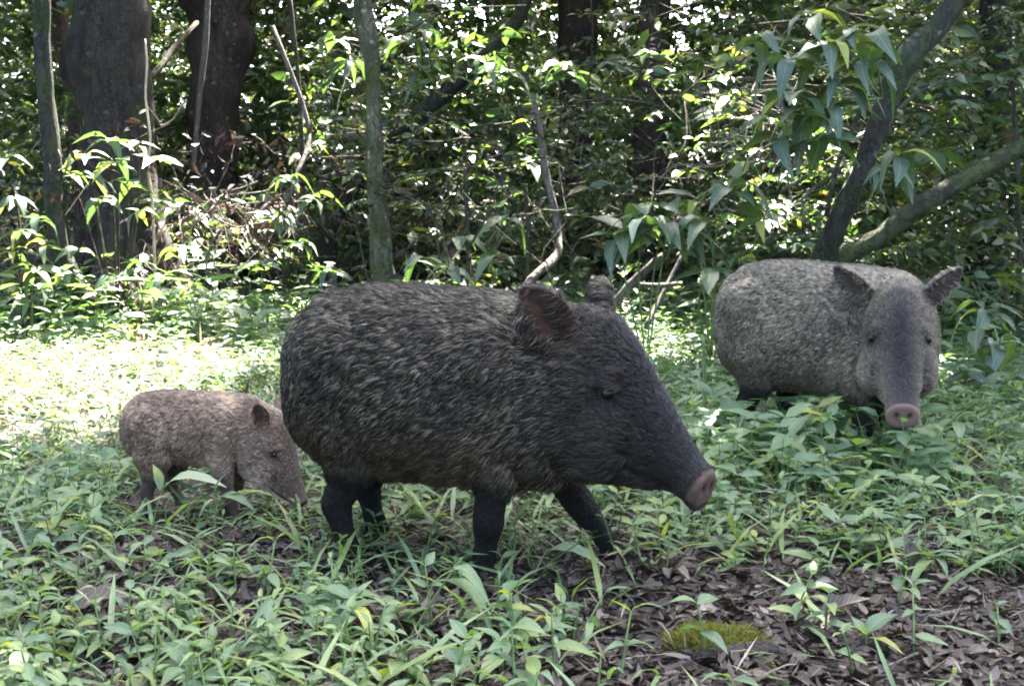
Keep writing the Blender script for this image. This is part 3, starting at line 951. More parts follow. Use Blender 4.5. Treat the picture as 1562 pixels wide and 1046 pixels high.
def grid_c(x0, x1, y0, y1, z, n, seed):
    r = np.random.default_rng(seed)
    return np.stack([r.uniform(x0, x1, n), r.uniform(y0, y1, n), r.uniform(z - .6, z + .6, n)], 1)

forest_tree('forest_tree', 'thick dark straight tree trunk behind the slim curved sapling', [(166, -40, 7.0), (170, 100, 7.0), (178, 200, 7.0), (186, 330, 7.0), (196, 430, 7.0)],
            [118, 118, 110, 112, 122], 7, M['bark_dark'], [(-2.4, 7.1, 3.5), (-2.5, 7.1, 5.0), (-2.6, 7.0, 6.3)], grid_c(-6.5, -.8, 5.4, 10.5, 6.2, 9, 1), 11000, 1.7, 1, roots=4)
forest_tree('forest_tree', 'shaggy brown tree trunk with a pale vine hanging beside it', [(338, -40, 9.0), (338, 60, 9.0), (335, 150, 9.0), (325, 250, 9.0), (318, 330, 9.0)],
            [100, 98, 80, 64, 84], 9, M['bark_red'], [(-2.1, 9.0, 3.8), (-2.0, 9.1, 5.4), (-1.8, 9.1, 6.8)], grid_c(-5, .5, 8.5, 13.5, 6.8, 8, 2), 9500, 1.7, 2, roots=5, rough=.5)
forest_tree('forest_tree', 'dark upright trunk at the top of the frame above the large peccary', [(884, -40, 10.0), (882, 60, 10.0), (878, 150, 10.0), (872, 280, 10)],
            [56, 54, 50, 54], 10, M['bark_red'], [(.6, 10, 4.2), (.7, 10, 5.8), (.8, 10, 7)], grid_c(-1.2, 3.6, 8.2, 13.5, 6.6, 8, 3), 9500, 1.7, 3, roots=4)
forest_tree('forest_tree', 'dark stump-like trunk half hidden by leaves between the large and grey peccaries', [(1003, -40, 9.2), (1000, 80, 9.2), (994, 180, 9.2), (990, 290, 9.2)],
            [40, 44, 50, 56], 9.2, M['bark_red'], [(1.2, 9.2, 4.2), (1.4, 9.0, 5.6), (1.6, 8.6, 6.6)], grid_c(-.8, 3.6, 4.6, 8.6, 6.2, 10, 4), 12000, 1.6, 4, roots=4)
forest_tree('forest_tree', 'black shaded trunk at the right edge behind the mossy branch', [(1522, -40, 7.4), (1520, 90, 7.4), (1512, 220, 7.4), (1505, 360, 7.4)],
            [40, 42, 46, 56], 7.4, M['bark_dark'], [(2.95, 7.4, 4), (3.1, 7.3, 5.4), (3.3, 7, 6.4)], grid_c(2.2, 7.5, 4.6, 12, 6.2, 11, 5), 13000, 1.8, 5, roots=4)
forest_tree('leaning_tree', 'curved mossy grey trunk leaning to the upper right over the grey peccary',
            [(1490, -40, 5.1), (1425, 45, 5.05), (1378, 100, 5.0), (1356, 150, 5.0), (1332, 210, 5.0), (1304, 285, 5.0), (1268, 360, 5.05), (1250, 420, 5.1)],
            [30, 33, 36, 33, 32, 31, 34, 38], 5, M['bark_grey'], [(2.5, 5.3, 2.3), (3.1, 5.6, 3.6), (3.4, 5.8, 4.8)], grid_c(1.8, 5.5, 4.4, 7.5, 5.4, 6, 6), 6500, 1.3, 6, rough=.3)
forest_tree('sapling', 'slim curved dark sapling at the left edge in front of the thick trunk',
            [(58, -40, 6.1), (64, 60, 6.1), (70, 150, 6.1), (80, 240, 6.1), (81, 310, 6.1), (92, 380, 6.1), (112, 430, 6.1), (134, 476, 6.1)],
            [26, 27, 27, 26, 27, 29, 31, 38], 6.1, M['bark_grey'], [(-2.5, 6.2, 2.6), (-2.6, 6.3, 3.8), (-2.7, 6.2, 4.8)], grid_c(-5, -1.6, 4.2, 7.6, 5.2, 6, 7), 5500, 1.2, 7, rough=.2, sides=12)
forest_tree('sapling', 'pale mossy straight sapling rising behind the back of the large peccary',
            [(551, -40, 6.0), (556, 30, 6.0), (566, 90, 6.0), (570, 170, 6.0), (572, 270, 6.0), (580, 350, 6.0), (584, 420, 6.0)],
            [26, 28, 24, 24, 27, 31, 38], 6, M['bark_pale'], [(-.75, 6.1, 2.6), (-.8, 6.1, 3.9), (-.7, 6.0, 4.9)], grid_c(-2.6, 1.4, 4.4, 7.6, 5.4, 7, 8), 6500, 1.3, 8, rough=.3, sides=12)
forest_tree('leaning_tree', 'reddish forked trunk squeezed between the slim sapling and the thick trunk',
            [(70, -40, 7.6), (88, 40, 7.6), (106, 110, 7.6), (118, 190, 7.6), (124, 280, 7.6)], [30, 28, 28, 24, 30], 7.6, M['bark_red'],
            [(-3.1, 7.7, 3), (-3.5, 7.8, 4.4), (-3.8, 7.8, 5.4)], grid_c(-7.5, -3, 6, 11, 6, 6, 9), 5200, 1.6, 9, rough=.3, sides=10)
forest_tree('leaning_tree', 'thin dark trunk leaning diagonally behind the pale sapling',
            [(790, 30, 8.0), (735, 88, 8.0), (680, 140, 8.0), (620, 195, 8.0), (560, 262, 8.0), (520, 312, 8.0), (500, 360, 8.0)],
            [22, 24, 24, 25, 25, 26, 28], 8, M['bark_grey'], [(.35, 8.1, 2.6), (.7, 8.2, 3.4), (1.1, 8.2, 4.4)], grid_c(-1.5, 3, 10, 15, 5.4, 6, 10), 4500, 1.5, 10, sides=9)

def limb_thing(name, label, pix, widths, mat, cat='branch', ground=False, sides=10, rough=.25, group=None):
    path = px_path(pix)
    rads = [w / 2 * d / FPX for w, (_, _, d) in zip(widths, pix)]
    if ground:
        path = np.vstack([path, to_ground(path[-1])[None]]); rads.append(rads[-1])
    base = path[-1]
    v, f = tube_geo(path - base, rads, sides, rough)
    o = mesh_obj(name, v, f, mat); o.location = base
    return tag(o, label, cat, group)

limb_thing('mossy_branch', 'thick mossy green branch slanting in from the right edge above the grey peccary',
           [(1640, 172, 5.3), (1562, 222, 5.2), (1500, 258, 5.15), (1440, 292, 5.1), (1392, 322, 5.1), (1340, 362, 5.1), (1295, 388, 5.1), (1250, 410, 5.1)], [25, 26, 27, 28, 31, 30, 26, 22], M['bark_moss'])
limb_thing('branch', 'short dark branch rising from the thick trunk to the shaggy one', [(300, 35, 7.6), (270, 68, 7.3), (240, 108, 7.1), (215, 130, 7.0)], [7, 9, 10, 12], M['twig_dark'])
limb_thing('vine', 'pale thin vine hanging in front of the shaggy trunk', [(318, -30, 7.6), (314, 60, 7.6), (305, 140, 7.6), (299, 210, 7.6), (294, 262, 7.6)], [9, 9, 9, 8, 7], M['twig'], 'vine')
limb_thing('vine', 'straw coloured thin stem standing before the thick dark trunk', [(221, 60, 6.2), (224, 100, 6.2), (222, 150, 6.2), (229, 210, 6.2), (226, 260, 6.2), (233, 320, 6.2)], [2.5, 3, 3, 3.5, 3.5, 4], M['straw'], 'vine', ground=True)
limb_thing('dead_branch', 'crooked pale dead stem behind the head of the large peccary',
           [(812, 145, 6.4), (824, 205, 6.4), (832, 262, 6.4), (845, 315, 6.4), (852, 362, 6.4), (845, 395, 6.2), (800, 440, 6.0)], [7, 9, 11, 11, 10, 14, 12], M['twig'], ground=True)
limb_thing('dead_branch', 'sunlit broken branch lying between the large and grey peccaries', [(1012, 388, 5.1), (985, 412, 5.1), (960, 436, 5.1), (930, 470, 5.1)], [10, 13, 14, 12], M['twig'])
limb_thing('dead_branch', 'flat white sunlit stick crossing the broken branch', [(1040, 432, 5.2), (1000, 436, 5.15), (955, 432, 5.1)], [7, 9, 8], M['twig'])
limb_thing('dead_branch', 'thin forked twig reaching left of the grey peccary', [(1045, 380, 5.4), (1010, 450, 5.3), (985, 500, 5.2)], [5, 7, 9], M['twig'])
limb_thing('dead_branch', 'short pale stick slanting behind the leaning mossy trunk', [(1412, 132, 5.6), (1392, 148, 5.6), (1372, 166, 5.6)], [7, 8, 7], M['twig'])
for k, (pl, lb) in enumerate([
        ([(1150, 130, 6.4), (1160, 200, 6.4), (1157, 280, 6.4)], 'straight pale upright stem below the broad-leaved branch'),
        ([(1205, 80, 6.3), (1190, 150, 6.3), (1215, 230, 6.2), (1190, 300, 6.2)], 'wavy pale liana behind the broad-leaved branch'),
        ([(1105, 200, 6.4), (1135, 250, 6.3), (1160, 285, 6.2)], 'curved fibrous dead liana left of the upright stem'),
        ([(1290, 225, 5.9), (1240, 262, 5.9), (1195, 290, 5.9)], 'upper of the two parallel sunlit sticks left of the leaning trunk'),
        ([(1292, 250, 5.8), (1245, 285, 5.8), (1205, 318, 5.8)], 'lower of the two parallel sunlit sticks left of the leaning trunk'),
        ([(710, 255, 6.6), (712, 310, 6.6), (715, 400, 6.6)], 'thin dark stem left of the crooked dead stem'),
        ([(800, 280, 6.6), (806, 340, 6.6), (805, 420, 6.6)], 'slightly thicker dark stem next to the crooked dead stem'),
        ([(1545, 130, 5.6), (1552, 250, 5.6), (1556, 400, 5.6)], 'thin brown stem at the right edge crossing the mossy branch'),
        ([(440, -20, 7.4), (455, 120, 7.4), (462, 260, 7.4), (470, 420, 7.4)], 'thin dark upright stem midway between shaggy trunk and pale sapling'),
        ([(415, 40, 7), (470, 190, 7), (452, 270, 6.8), (430, 330, 6.8)], 'bent pale twig left of the pale sapling'),
        ([(1260, 330, 5.0), (1278, 250, 4.97), (1312, 170, 4.9), (1326, 110, 4.9)], 'thin climbing stem hugging the left side of the leaning trunk')]):
    limb_thing('stem', lb, pl, [7] * len(pl), M['twig'] if k in (0, 1, 2, 3, 4, 9) else M['twig_dark'], 'stem', ground=k in (0, 5, 6, 7, 8), sides=7)

# ------------------------------------------------------------------ understorey mass
GLADES = ((-1.95, 8.2, .55, 1.0), (-1.72, 7.2, .42, .8), (.52, 9.2, .35, .9), (1.02, 8.4, .3, .8), (2.9, 6.7, .3, .6), (-2.28, 6.55, .35, .5), (-.3, 7.5, .5, .4))

def sprays(rng, n, dlo, dhi, pw, ztop, lowbias, sizes, thr, edge_on=True):
    """leafy twigs spread through the depth of the wood: leaf arrays"""
    m = int(n * 3.2)
    d = dlo + (dhi - dlo) * rng.random(m) ** pw
    x = (rng.uniform(-240, 1800, m) - 781) / FPX * d
    z = rng.random(m) ** lowbias * (ztop[0] + ztop[1] * d)
    dens = vnoise(x + d * .5, z, 1.5, 5) * .55 + vnoise(x + d, z + d, 4.2, 6) * .45
    edge = 6.2 + .9 * vnoise(x, x * 0, .8, 8) - np.where(x > 1.0, 1.1, 0)
    ok = (dens > thr) & ~((d < edge) & (z > .35 * np.maximum(0, d - edge + 1.2)))
    idx = np.nonzero(ok)[0][:n]
    x, d, z = x[idx], d[idx], z[idx]; z = z + H(x, d); n = len(x)
    c = np.stack([x, d, z], 1)
    sz = rng.choice(sizes[0], n, p=sizes[1])
    a = rng.uniform(0, 6.283, n)
    tw = norm(np.stack([np.cos(a), np.sin(a) - .35, rng.uniform(-.3, .45, n)], 1))
    ln = rng.uniform(.16, .42, n) * (sz / .06) ** .4
    K = 9
    t = (np.arange(K) + .6) / K
    pos = c[:, None] + tw[:, None] * (ln[:, None] * t)[..., None]
    pos[..., 2] -= .14 * ln[:, None] * t * t
    sd = norm(np.cross(tw, [0, 0, 1.0]))[:, None] * np.where(np.arange(K) % 2, 1, -1)[None, :, None]
    dr = tw[:, None] * .6 + sd * .9 + rng.normal(0, .28, (n, K, 3)) + np.array([0, 0, -.18])
    up = np.array([0, -.3, 1]) + rng.normal(0, .5, (n, K, 3))
    L = sz[:, None] * rng.uniform(.7, 1.5, (n, K))
    Wd = L * rng.uniform(.36, .56, (n, K))
    tn = np.clip(rng.random(n)[:, None] * .75 + rng.normal(.1, .16, (n, K)), 0, 1)
    f = lambda q: q.reshape(-1, *q.shape[2:])
    pos, dr, up, L, Wd, tn = map(f, (pos, dr, up, L, Wd, tn))
    for cx, cy, rx, ry in GLADES:
        inside = ((pos[:, 0] - cx) / rx) ** 2 + ((pos[:, 1] - cy) / ry) ** 2 < 1
        L = np.where(inside & (pos[:, 2] > .75), 0.0, L)      # glades before the trunks
    k = ~sunlit(pos, 1.0, .22, .03) & (L > 0)
    return [q[k] for q in (pos, dr, up, L, Wd, tn)], (c, tw, ln)

def undergrowth():
    rng = np.random.default_rng(40)
    gw = Geo()
    (pos, dr, up, L, Wd, tn), (c, tw, ln) = sprays(rng, 9500, 5.3, 9.0, 1.1, (1.0, .30), .85, ([.04, .055, .075, .11], [.4, .34, .18, .08]), .44)
    o = leaf_batch('undergrowth', pos, dr, up, L, Wd, M['bush'], tn, detail=2)
    tag(o, 'tangled mass of small-leaved green shrubs filling the wood behind the clearing', kind='stuff')
    for i in range(0, len(c), 4):
        if c[i][2] > .55 and any(((c[i][0] - a) / (rx + .25)) ** 2 + ((c[i][1] - b) / (ry + .25)) ** 2 < 1 for a, b, rx, ry in GLADES): continue
        gw.tube([c[i] - tw[i] * .05, c[i] + tw[i] * ln[i] * .5, c[i] + tw[i] * ln[i]], [.004, .003, .001], sides=4, sub=1, cap=False)
    (pos, dr, up, L, Wd, tn), _ = sprays(rng, 20000, 8.6, 15.5, 1.0, (.8, .30), .8, ([.07, .10, .14], [.4, .4, .2]), .40)
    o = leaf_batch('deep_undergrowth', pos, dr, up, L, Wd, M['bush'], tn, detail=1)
    tag(o, 'deeper shaded green undergrowth between the tree trunks', kind='stuff')
    # bare twigs and lianas of the tangle
    for k in range(520):
        d = 5.9 + 5.5 * rng.random() ** 1.4
        x = (rng.uniform(-80, 1640) - 781) / FPX * d
        z0 = float(H(x, d))
        p = np.array([x, d, z0 + rng.uniform(0, 1.2)])
        q = [p]
        a = rng.uniform(-1, 1); st = rng.uniform(.12, .3)
        v = np.array([math.sin(a) * rng.choice([.4, 1.2]), rng.normal(0, .3), rng.uniform(-.2, 1.0)])
        for j in range(4):
            v = v + rng.normal(0, .45, 3); q.append(q[-1] + norm(v) * st)
        r = rng.uniform(.002, .007)
        if any(((p[0] - a) / (rx + .2)) ** 2 + ((p[1] - b) / (ry + .2)) ** 2 < 1 for a, b, rx, ry in GLADES): continue
        gw.tube(q, np.linspace(r, r * .4, 5), sides=4, sub=2, cap=False)
    o = gw.build('undergrowth_twigs', M['twig_dark'])
    tag(o, 'bare twigs and lianas tangled through the undergrowth', kind='stuff')
    g2 = Geo()
    for k in range(170):
        px, py = rng.choice([0, 1, 2], p=[.3, .2, .5]), 0
        cx, cy_, d0 = [(340, 330, 6.7), (820, 300, 6.6), (1190, 230, 6.0)][int(px)]
        p = W(cx + rng.normal(0, 75), cy_ + rng.normal(0, 70), d0 + rng.normal(0, .25)); q = [p]
        v = np.array([rng.normal(0, .6), rng.normal(0, .3), rng.normal(-.2, .9)])
        for j in range(4):
            v = v + rng.normal(0, .5, 3); q.append(q[-1] + norm(v) * rng.uniform(.05, .12))
        r = rng.uniform(.002, .006)
        g2.tube(q, np.linspace(r, r * .5, 5), sides=5, sub=2, cap=False)
    o = g2.build('dead_twigs', M['twig'])
    tag(o, 'pale dead twigs and fibres caught in the undergrowth', kind='stuff')
    # dead brown leaves hanging in it and low leafy margin
    n = 8000
    d = 5.9 + 4.5 * rng.random(n) ** 1.3
    x = (rng.uniform(-100, 1660, n) - 781) / FPX * d
    z = H(x, d) + rng.random(n) ** 1.7 * 1.1
    P = np.stack([x, d, z], 1); P = P[vnoise(x, z, 2.2, 9) > .42]; k = len(P)
    l_ = rng.uniform(.03, .075, k)
    o = leaf_batch('hanging_dead_leaves', P, rng.normal(size=(k, 3)) + [0, 0, -.8], rng.normal(size=(k, 3)) + [0, -.5, .6], l_, l_ * .4, M['litter'], rng.random(k) * .8)
    tag(o, 'brown dead leaves caught in the shaded undergrowth', kind='stuff')
undergrowth()

# the wood further back
def far_wood():
    rng = np.random.default_rng(77)
    n = 62000
    d = rng.uniform(14.5, 25, n)
    x = rng.uniform(-12, 12, n) * d / 18
    z = rng.random(n) ** 1.35 * 9.0
    keep = (vnoise(x, z, .9, 12) * .65 + vnoise(x, z, 2.5, 13) * .35 > .34 + .13 * smooth01((z - 2.0) / 1.5) + .05 * smooth01((-x - 1) / 3)) | (z < 1.6)
    P = np.stack([x, d, z + H(x, d)], 1)[keep]
    # leaf roof of the wood over the far part
    m = 16000
    x, d = rng.uniform(-12, 12, m), rng.uniform(11.5, 26, m)
    P = np.vstack([P, np.stack([x, d, 7.2 + rng.normal(0, .7, m)], 1)])
    P = P[~sunlit(P, 1.0, margin=.14)]
    k = len(P); l_ = rng.uniform(.16, .40, k)
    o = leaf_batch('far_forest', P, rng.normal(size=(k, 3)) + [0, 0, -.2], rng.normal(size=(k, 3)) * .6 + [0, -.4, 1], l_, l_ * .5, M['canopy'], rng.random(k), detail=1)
    tag(o, 'far-off leafy wood that closes the view behind the tree trunks', kind='stuff')
far_wood()

def wood_round_the_clearing():
    """the same wood goes on to both sides and behind the camera"""
    rng = np.random.default_rng(78)
    n = 30000
    a = rng.uniform(0, 6.283, n)
    r = rng.uniform(1.0, 1.5, n)
    x, y = np.cos(a) * 6.2 * r, 2.6 + np.sin(a) * 6.8 * r
    z = rng.random(n) ** 1.1 * 6.5
    ok = (np.abs(x) > .50 * np.maximum(y, 0) + 1.2) & (y < 9)
    ok &= vnoise(x + y, z, .8, 15) > .2
    P = np.stack([x, y, z], 1)[ok]
    P = P[~sunlit(P, 1.1)]
    k = len(P); l_ = rng.uniform(.18, .42, k)
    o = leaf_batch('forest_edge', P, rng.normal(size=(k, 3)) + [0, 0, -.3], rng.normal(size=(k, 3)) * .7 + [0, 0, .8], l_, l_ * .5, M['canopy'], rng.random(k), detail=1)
    tag(o, 'leafy wood continuing on both sides of the clearing', kind='stuff')
wood_round_the_clearing()

# ------------------------------------------------------------------ broad-leaved plants one can pick out
LEAF_BROAD = [leaf_mesh('broad_leaf', M['broad_o'], .42, dr, .22, cu, .45, 7, .10, tw) for dr, cu, tw in ((.25, .10, .1), (.5, .12, -.2), (.15, .03, .25), (.75, .2, 0))]
LEAF_YEL = [leaf_mesh('yellow_leaf', M['yellow_o'], .34, .45, .2, .15, .45, 7, .08)]
LEAF_PALE = [leaf_mesh('pale_leaf', M['pale_o'], .36, .35, .2, .1, .45, 7, .08)]
LEAF_HERB = [leaf_mesh('herb_leaf', M['herb_o'], w, dr, .25, cu, pk, 6, .07, tw) for w, dr, cu, pk, tw in
             ((.34, .30, .1, .40, .1), (.42, .2, .05, .38, -.15), (.28, .5, .15, .42, .2), (.5, .3, .08, .42, 0), (.36, .1, .0, .4, -.25))]
LEAF_BLADE = [leaf_mesh('grass_blade', M['herb_o'], .075, dr, .35, cu, .35, 8, 0) for dr, cu in ((.5, .25), (.8, .35), (.25, .1))]
LEAF_DEAD = [leaf_mesh('dead_leaf', M['litter_o'], w, dr, .5, cu, .42, 6, wv, tw) for w, dr, cu, wv, tw in
             ((.45, .1, .12, .2, .15), (.55, -.1, .05, .2, -.15), (.4, .2, .18, .15, .3), (.6, .08, .08, .3, 0), (.38, -.15, .0, .15, -.3))]

def whorl_plant(name, label, base, hubs, leaf_len, stem_mat, seed, meshes=LEAF_BROAD, n=(5, 7), stem_r=.0045, cat='plant', special=None, group=None, hang=0.0):
    """stems from base to every hub (pixel x, y, depth), a whorl of leaves on each"""
    r = random.Random(seed)
    base = np.array(base, float)
    t = empty(name, base); tag(t, label, cat, group)
    for k, h in enumerate(hubs):
        hp = W(*h[:3]) - base
        ll = leaf_len * (h[3] if len(h) > 3 else 1.0)
        midp = hp * .55 + np.array([r.uniform(-.04, .04), r.uniform(-.04, .04), .10 * abs(hp[2])])
        tube('stem', [np.zeros(3), midp, hp], [stem_r, stem_r * .8, stem_r * .4], stem_mat, t, sides=6)
        m = r.randint(*n)
        a0 = r.uniform(0, 6.28)
        ax = norm(hp - midp)
        for j in range(m):
            a = a0 + j * 2.4
            rise = r.uniform(-.35, .35) - hang
            d = (math.cos(a), math.sin(a) * .9 - .15, rise)
            back = .10 * ll * (j / m) * 3
            me = r.choice(meshes)
            if special and r.random() < special[1]: me = r.choice(special[0])
            put_leaf(me, t, hp - ax * back, d, ll * r.uniform(.7, 1.15), roll=r.uniform(-.5, .5))
    return t

def gbase(px, py):
    p = ground_at(px, py); return (p[0], p[1], p[2] - .01)

whorl_plant('broad_leaved_shrub', 'broad-leaved branch with large drooping leaves hanging at the upper right', W(1345, 150, 4.9),
            [(1300, 42, 4.3), (1335, 60, 4.25, 1.1), (1278, 128, 4.3, 1.05), (1212, 150, 4.3), (1168, 178, 4.35), (1245, 215, 4.3, 1.1), (1150, 60, 4.5, .8), (1235, 20, 4.4), (1200, 90, 4.35), (1260, 70, 4.3), (1225, 175, 4.25), (1190, 215, 4.35), (1320, 95, 4.3), (1265, 165, 4.3)], .165, M['stem'], 3, hang=.2, n=(4, 6), special=(LEAF_YEL, .06))
whorl_plant('broad_leaved_shrub', 'leafy plant with a cluster of narrow drooping leaves beside the leaning trunk', W(1330, 290, 4.95),
            [(1378, 232, 4.75), (1355, 255, 4.75, .8)], .17, M['stem'], 8, hang=.35, n=(5, 6), special=(LEAF_YEL, .1))
whorl_plant('broad_leaved_shrub', 'low shrub with spread star-shaped leaf whorls left of the grey peccary', gbase(1085, 555),
            [(1115, 283, 4.9), (1075, 335, 4.75), (1170, 325, 4.9, .8), (1060, 300, 5, .8), (1130, 395, 4.8, .8), (1082, 410, 4.6, .9)], .19, M['stem'], 14, special=(LEAF_YEL, .06))
whorl_plant('broad_leaved_shrub', 'big-leaved shrub with pale drooping leaves above the head of the large peccary', gbase(985, 560),
            [(985, 330, 4.8, 1.1), (1010, 345, 4.8), (950, 350, 4.85, .9), (1020, 310, 5.0)], .22, M['stem'], 21, special=(LEAF_PALE, .08))
whorl_plant('broad_leaved_shrub', 'sunlit shrub with one white leaf in front of the thick dark trunk', gbase(180, 510),
            [(165, 212, 6.0), (210, 215, 5.95), (130, 235, 6.1), (195, 275, 5.9), (150, 300, 6.0), (105, 260, 6.2), (215, 320, 5.9, .8), (180, 245, 5.9), (140, 265, 6.0), (230, 240, 5.95)], .135, M['twig_dark'], 33, special=(LEAF_YEL, .22), n=(4, 6))
whorl_plant('broad_leaved_shrub', 'yellow-green seedling leaning against the reddish forked trunk', gbase(120, 480), [(110, 145, 7.0, .8), (118, 172, 6.9, .8), (95, 210, 6.9)], .13, M['twig_dark'], 35, special=(LEAF_YEL, .4))
whorl_plant('broad_leaved_shrub', 'shrub at the left edge below the slim sapling', gbase(40, 520), [(25, 300, 5.8), (60, 330, 5.8), (15, 380, 5.7), (55, 410, 5.6), (10, 240, 6.1), (35, 350, 5.7), (70, 370, 5.7)], .125, M['twig_dark'], 36, special=(LEAF_YEL, .15))
whorl_plant('broad_leaved_shrub', 'drooping-leaved branch crossing behind the top of the pale sapling', W(600, 90, 7.0),
            [(505, 60, 6.8), (530, 95, 6.6), (620, 60, 6.9), (655, 45, 7), (690, 70, 7), (640, 110, 7.0)], .17, M['twig_dark'], 41, hang=.2)
whorl_plant('broad_leaved_shrub', 'small pale-leaved shrub lit beside the crooked dead stem', gbase(850, 470), [(855, 95, 7), (870, 110, 7), (740, 92, 6.8), (770, 110, 6.8)], .17, M['twig_dark'], 42, special=(LEAF_PALE, .12))
whorl_plant('broad_leaved_shrub', 'low dark shrub behind the back of the large peccary', gbase(720, 480), [(640, 395, 5.9), (700, 360, 6), (770, 335, 6), (760, 390, 5.8), (690, 410, 5.7)], .16, M['stem'], 43)
whorl_plant('broad_leaved_shrub', 'leafy shrub at the top right corner behind the leaning trunk', W(1500, 250, 7.0), [(1530, 60, 6.6), (1555, 110, 6.6), (1500, 40, 6.8), (1545, 20, 6.8)], .16, M['twig_dark'], 44, special=(LEAF_PALE, .15))
whorl_plant('broad_leaved_shrub', 'low plants sprouting right of the grey peccary', gbase(1510, 600), [(1490, 500, 4.3), (1530, 520, 4.3), (1470, 560, 4.2), (1545, 575, 4.1), (1500, 470, 4.6)], .14, M['stem'], 45)

whorl_plant('broad_leaved_shrub', 'leafy green shrub at the foot of the thick dark trunk', gbase(215, 500), [(215, 400, 5.9), (250, 420, 5.8), (180, 420, 5.9), (270, 380, 6.0), (235, 450, 5.7), (290, 440, 5.8)], .13, M['twig_dark'], 51, special=(LEAF_YEL, .1))
whorl_plant('broad_leaved_shrub', 'leafy shrub between the shaggy trunk and the pale sapling', gbase(430, 490), [(420, 330, 6.4), (455, 370, 6.3), (480, 300, 6.5), (400, 400, 6.2), (500, 410, 6.2), (440, 270, 6.6)], .14, M['twig_dark'], 52, special=(LEAF_PALE, .1))
whorl_plant('broad_leaved_shrub', 'low leafy shrub between the slim sapling and the left edge of the thick trunk', gbase(90, 500), [(60, 440, 5.8), (100, 420, 5.9), (35, 455, 5.7), (120, 380, 6.0)], .12, M['twig_dark'], 53, special=(LEAF_YEL, .15))

# dead frond tuft by the thick trunk
def frond_tuft(name, label, px, py, d, n, ln, seed, mat=None):
    rng = np.random.default_rng(seed)
    c = W(px, py, d)
    t = empty(name, to_ground(c)); tag(t, label, 'dead frond', 'dead fronds by the trunks')
    base = np.array(t.location)
    for k in range(n):
        a = rng.uniform(0, 6.283)
        v = np.array([math.cos(a), math.sin(a) - .4, rng.uniform(-.3, .5)])
        pts = [c - base, c - base + norm(v) * ln * .5 + [0, 0, .04], c - base + norm(v) * ln + [0, 0, -.16 * rng.uniform(.5, 2)]]
        rib = tube('rib', pts, [.005, .004, .002], M['twig'], t, sides=5)
        P, D = [], []
        for s in np.linspace(.12, 1, 16):
            q = (1 - s) ** 2 * pts[0] + 2 * s * (1 - s) * pts[1] + s * s * pts[2]
            for sg in (-1, 1):
                P.append(q); D.append(norm(np.cross(v, [0, 0, 1])) * sg + norm(v) * .5 + [0, 0, -.45] + rng.normal(0, .15, 3))
        l_ = rng.uniform(.05, .10, len(P))
        leaf_batch('leaflets', P, D, np.tile([0, 0, 1.0], (len(P), 1)), l_, l_ * .14, mat or M['frond'], rng.random(len(P)), parent=rib)
    return t
frond_tuft('dead_frond', 'reddish dead fern fronds lit by the sun right of the thick trunk', 318, 325, 6.8, 6, .32, 1)
frond_tuft('dead_frond', 'pale dead fern fronds drooping in sunlight between the shaggy trunk and pale sapling', 400, 322, 6.8, 5, .28, 2)
frond_tuft('dead_frond', 'brown dead fern fronds at the foot of the thick trunk', 235, 395, 6.5, 6, .30, 3)
frond_tuft('dead_frond', 'withered fronds lying low in front of the slim sapling and thick trunk', 190, 430, 6.3, 5, .28, 4)

# ------------------------------------------------------------------ herbs of the clearing
def bare(x, y):
    """0 where litter lies open, 1 where herbs close over"""
    s = FPX / y
    px, py = 781 + x * s, HORIZON + CAM_H * s * .985
    v = 1.0
    v *= 1 - .93 * smooth01((py - 862) / 50) * smooth01((px - 760) / 180)
    if 190 < px < 470 and 780 < py < 880: v *= .6
    if 850 < py < 1010 and px < 430: v *= .30
    if py > 895 and px > 540: v *= .45
    if px < 260 and 480 < py < 680: v *= .32
    return v * (.55 + .9 * float(vnoise(x, y, 2.2, 21))) * (.5 + float(vnoise(x, y, 6.5, 22)))

def herb_spec(rng, x, y, big=1.0):
    """leaf list of one herb: local position, direction, length, width ratio"""
    s = FPX / y; px = 781 + x * s; py = HORIZON + CAM_H * s
    low = 1.0
    if 170 < px < 480 and 760 < py < 900: low = .5
    if 430 < px < 930 and 820 < py < 960: low = .6
    if 1040 < px < 1460 and 680 < py < 775: low = 1.55
    big *= low
    h = rng.uniform(.03, .105) * big
    lean = rng.normal(0, .22, 2)
    kind = rng.random()
    leaves = []
    nodes = int(rng.integers(2, 5))
    a0 = rng.uniform(0, 6.283)
    ll = (.024 + .046 * rng.random() ** 1.9) * big
    wr = .30 if kind < .45 else .46
    for k in range(nodes):
        t = (k + 1) / nodes
        p = np.array([lean[0] * h * t, lean[1] * h * t, h * t])
        for s in (0, math.pi):
            a = a0 + k * 1.57 + s + rng.normal(0, .25)
            rise = rng.uniform(-.2, .55) + (.3 if k == nodes - 1 else 0)
            leaves.append((p, (math.cos(a), math.sin(a), rise), ll * rng.uniform(.7, 1.2) * (1.1 - .25 * t), wr))
    return h, lean, leaves

ORD = 'first second third fourth fifth sixth seventh eighth ninth tenth eleventh twelfth thirteenth fourteenth fifteenth sixteenth seventeenth eighteenth nineteenth twentieth'.split()

def tell_apart(items):
    """items: (object, description, pixel x); alike ones are counted off from the left"""
    by = {}
    for o, b, px in items: by.setdefault(b, []).append((px, o))
    for b, q in by.items():
        q.sort(key=lambda e: e[0])
        for k, (_, o) in enumerate(q):
            o['label'] = b if len(q) == 1 else '%s, %s from the left' % (b, ORD[k] if k < 20 else 'one far')

